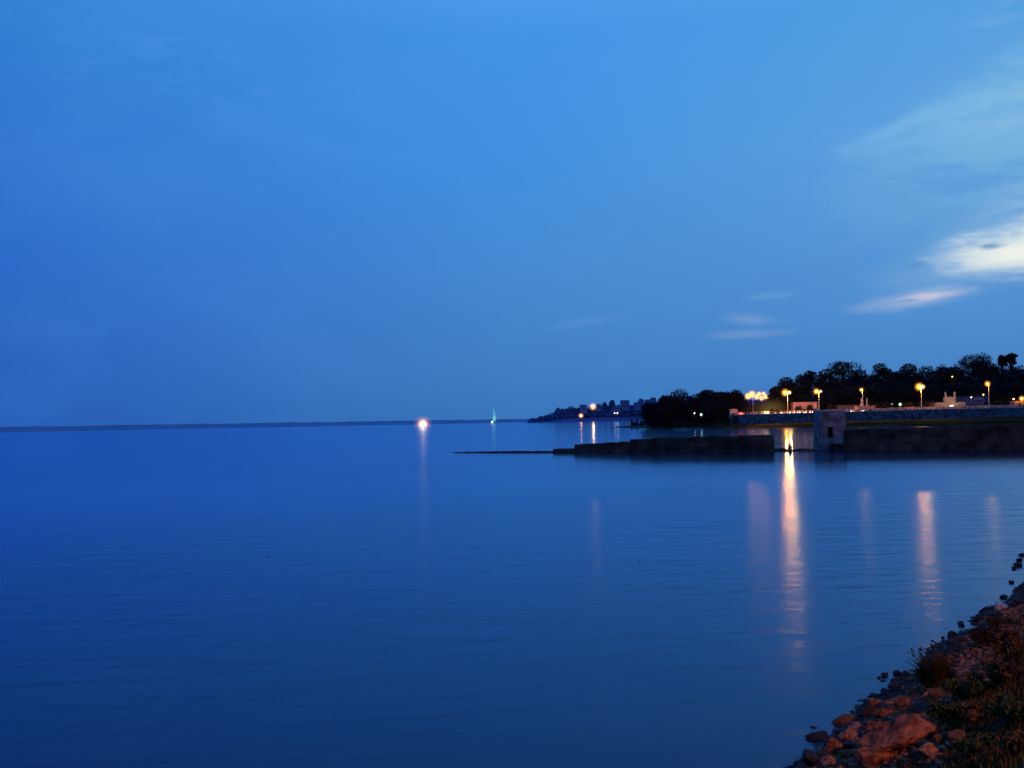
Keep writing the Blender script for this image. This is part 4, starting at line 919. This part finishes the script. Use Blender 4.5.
# half-sunk stones off the bank
for i, (px, py, w) in enumerate([(885, 676, 8), (897, 674, 9), (905, 676, 12), (895, 688, 12), (884, 691, 9), (879, 678, 4), (874, 699, 11), (962, 626, 7), (966, 637, 9), (950, 641, 6), (943, 638, 4), (957, 646, 12), (947, 648, 9), (1018, 566, 10), (1022, 556, 8), (1020, 561, 7), (1014, 569, 6), (1012, 583, 6), (1004, 598, 9), (941, 646, 5)]):
    p = onz(px, py); s = w*p.y/F/2; o = link('stone', rk['wet'][i % 5], None, (p.x, p.y, s*.25)); o.scale = (s*1.2, s, s*.9); o.rotation_euler = (0, 0, R.uniform(0, 6)); tag(o, 'half sunk black stone standing in the water just off the near bank', 'stone', 'half sunk black stones off the near bank')

# ------------------------------------------------------------------ boat with the bright light, and the glowing fountain
wood = mat('boat_wood', (.12, .08, .06)); whitep = mat('boat_white', (.5, .5, .5))
p = onz(423.6, 427.4); bt = thing('boat', 'small cabin boat carrying a dazzling round light far out on the lake', 'boat', p, rad(20))
rowsb = []
for i in range(9):
    u = -1+i/4; w = .95*math.sqrt(max(0.02, 1-abs(u)**3)); rowsb.append([(u*3, -w, .75+.25*u*u), (u*2.9, -w*.8, .1), (u*2.7, 0, -.35), (u*2.9, w*.8, .1), (u*3, w, .75+.25*u*u)])
MB().grid(rowsb).obj('hull', wood, bt); MB().grid([[r[0], r[4]] for r in rowsb]).obj('deck', wood, bt)
MB().box((.4, 0, 1.5), (2.2, 1.3, 1.4), taper=.92).box((.4, 0, 2.27), (2.6, 1.5, .12)).obj('cabin', whitep, bt)
MB().tube([(-.9, 0, .8), (-.9, 0, 4.3)], .06, 6).obj('mast', polem, bt)
lp = MB().ell((-.9, 0, 4.3), (.8, .8, .8)).obj('lantern', glass('boat_lantern', (1, .92, .72), 6), bt)
halo(lp, (-.9, 0, 4.3), 7.6, halo_mat('boat_core', (1, .76, .46), .34, 1.3)); halo(lp, (-.9, 0, 4.3), 17, halo_mat('boat_glow', (1, .40, .16), .17, 3.4, .04))  # glare of the boat light painted as two emission spheres
plight(bt, (-.9, -1.2, 4.2), 60, (1, .6, .3), 1)
p = xz(493.6, 3400, 0); fo = thing('fountain', 'tall thin fountain jet glowing green far out on the lake', 'fountain', p)
MB().tube([(0, 0, -1), (0, 0, 1.2)], [5, 4], 16).obj('basin', whitep, fo)
# jet: a hollow spray plume leaning to the left at the top, built as a closed tapered body of emission, its green floodlighting put in as glow
def fpt(y, off): q = at(493.6+off, y, 3400); return Vector((q.x-p.x, 0, q.z))
jp = [fpt(421.5, 0.2), fpt(418, .9), fpt(414, .5), fpt(409, -.3), fpt(403.5, -1.0)]
jm = bpy.data.materials.new('green_glow_spray'); jm.use_nodes = True; n_ = jm.node_tree; n_.nodes.clear()  # spray emits green itself in place of light falling on it
o_ = n_.nodes.new('ShaderNodeOutputMaterial'); e_m = n_.nodes.new('ShaderNodeEmission'); e_m.inputs['Color'].default_value = (.20, .90, .28, 1)
tcn = n_.nodes.new('ShaderNodeTexCoord'); sx_ = n_.nodes.new('ShaderNodeSeparateXYZ'); mr = n_.nodes.new('ShaderNodeMapRange'); mr.inputs[1].default_value = 0; mr.inputs[2].default_value = 62; mr.inputs[3].default_value = .05; mr.inputs[4].default_value = .006
n_.links.new(tcn.outputs['Object'], sx_.inputs[0]); n_.links.new(sx_.outputs[2], mr.inputs[0]); n_.links.new(mr.outputs[0], e_m.inputs['Strength']); n_.links.new(e_m.outputs[0], o_.inputs['Volume'])
MB().tube(jp, [5, 6.5, 4.4, 3.0, 1.0], 12).obj('spray_jet', jm, fo)
pl = at(492.2, 421.9, 3390)-fo.location; h = MB().ell(pl, (1.6, 1.6, 1.6)).obj('floodlight', glass('flood_glass', (1, .9, .7), 6), fo); halo(h, pl, 6, halo_mat('flood_glow', (1, .8, .5), .4, 1.8))  # floodlight glare painted as an emission sphere

# puddles on the marsh, flotsam
for i, (px, py) in enumerate(((128, 659), (267, 557), (640, 562))):
    p = onz(px, py); s = 2.2*p.y/F/2; o = link('floating_leaf_clump', rock_mesh('floating_leaf_clump', 60+i, brown, 2), None, (p.x, p.y, 0)); o.scale = (s*1.3, s*2, s*.7); tag(o, ('tiny reddish clump of debris floating on the lower left water', 'tiny dark speck of debris floating left of the picture middle', 'tiny dark speck of debris floating below the ruined wall')[i], 'debris')

# ------------------------------------------------------------------ render settings
S.view_settings.view_transform = 'Standard'; S.view_settings.look = 'None'; S.view_settings.exposure = 0; S.view_settings.gamma = 1
cy = S.cycles; cy.max_bounces = 5; cy.diffuse_bounces = 2; cy.glossy_bounces = 3; cy.transmission_bounces = 2; cy.transparent_max_bounces = 12; cy.volume_bounces = 0
cy.sample_clamp_indirect = 4; cy.volume_step_rate = .5; cy.volume_max_steps = 64; cy.use_denoising = True; cy.caustics_reflective = False; cy.caustics_refractive = False
try: cy.use_light_tree = True
except Exception: pass
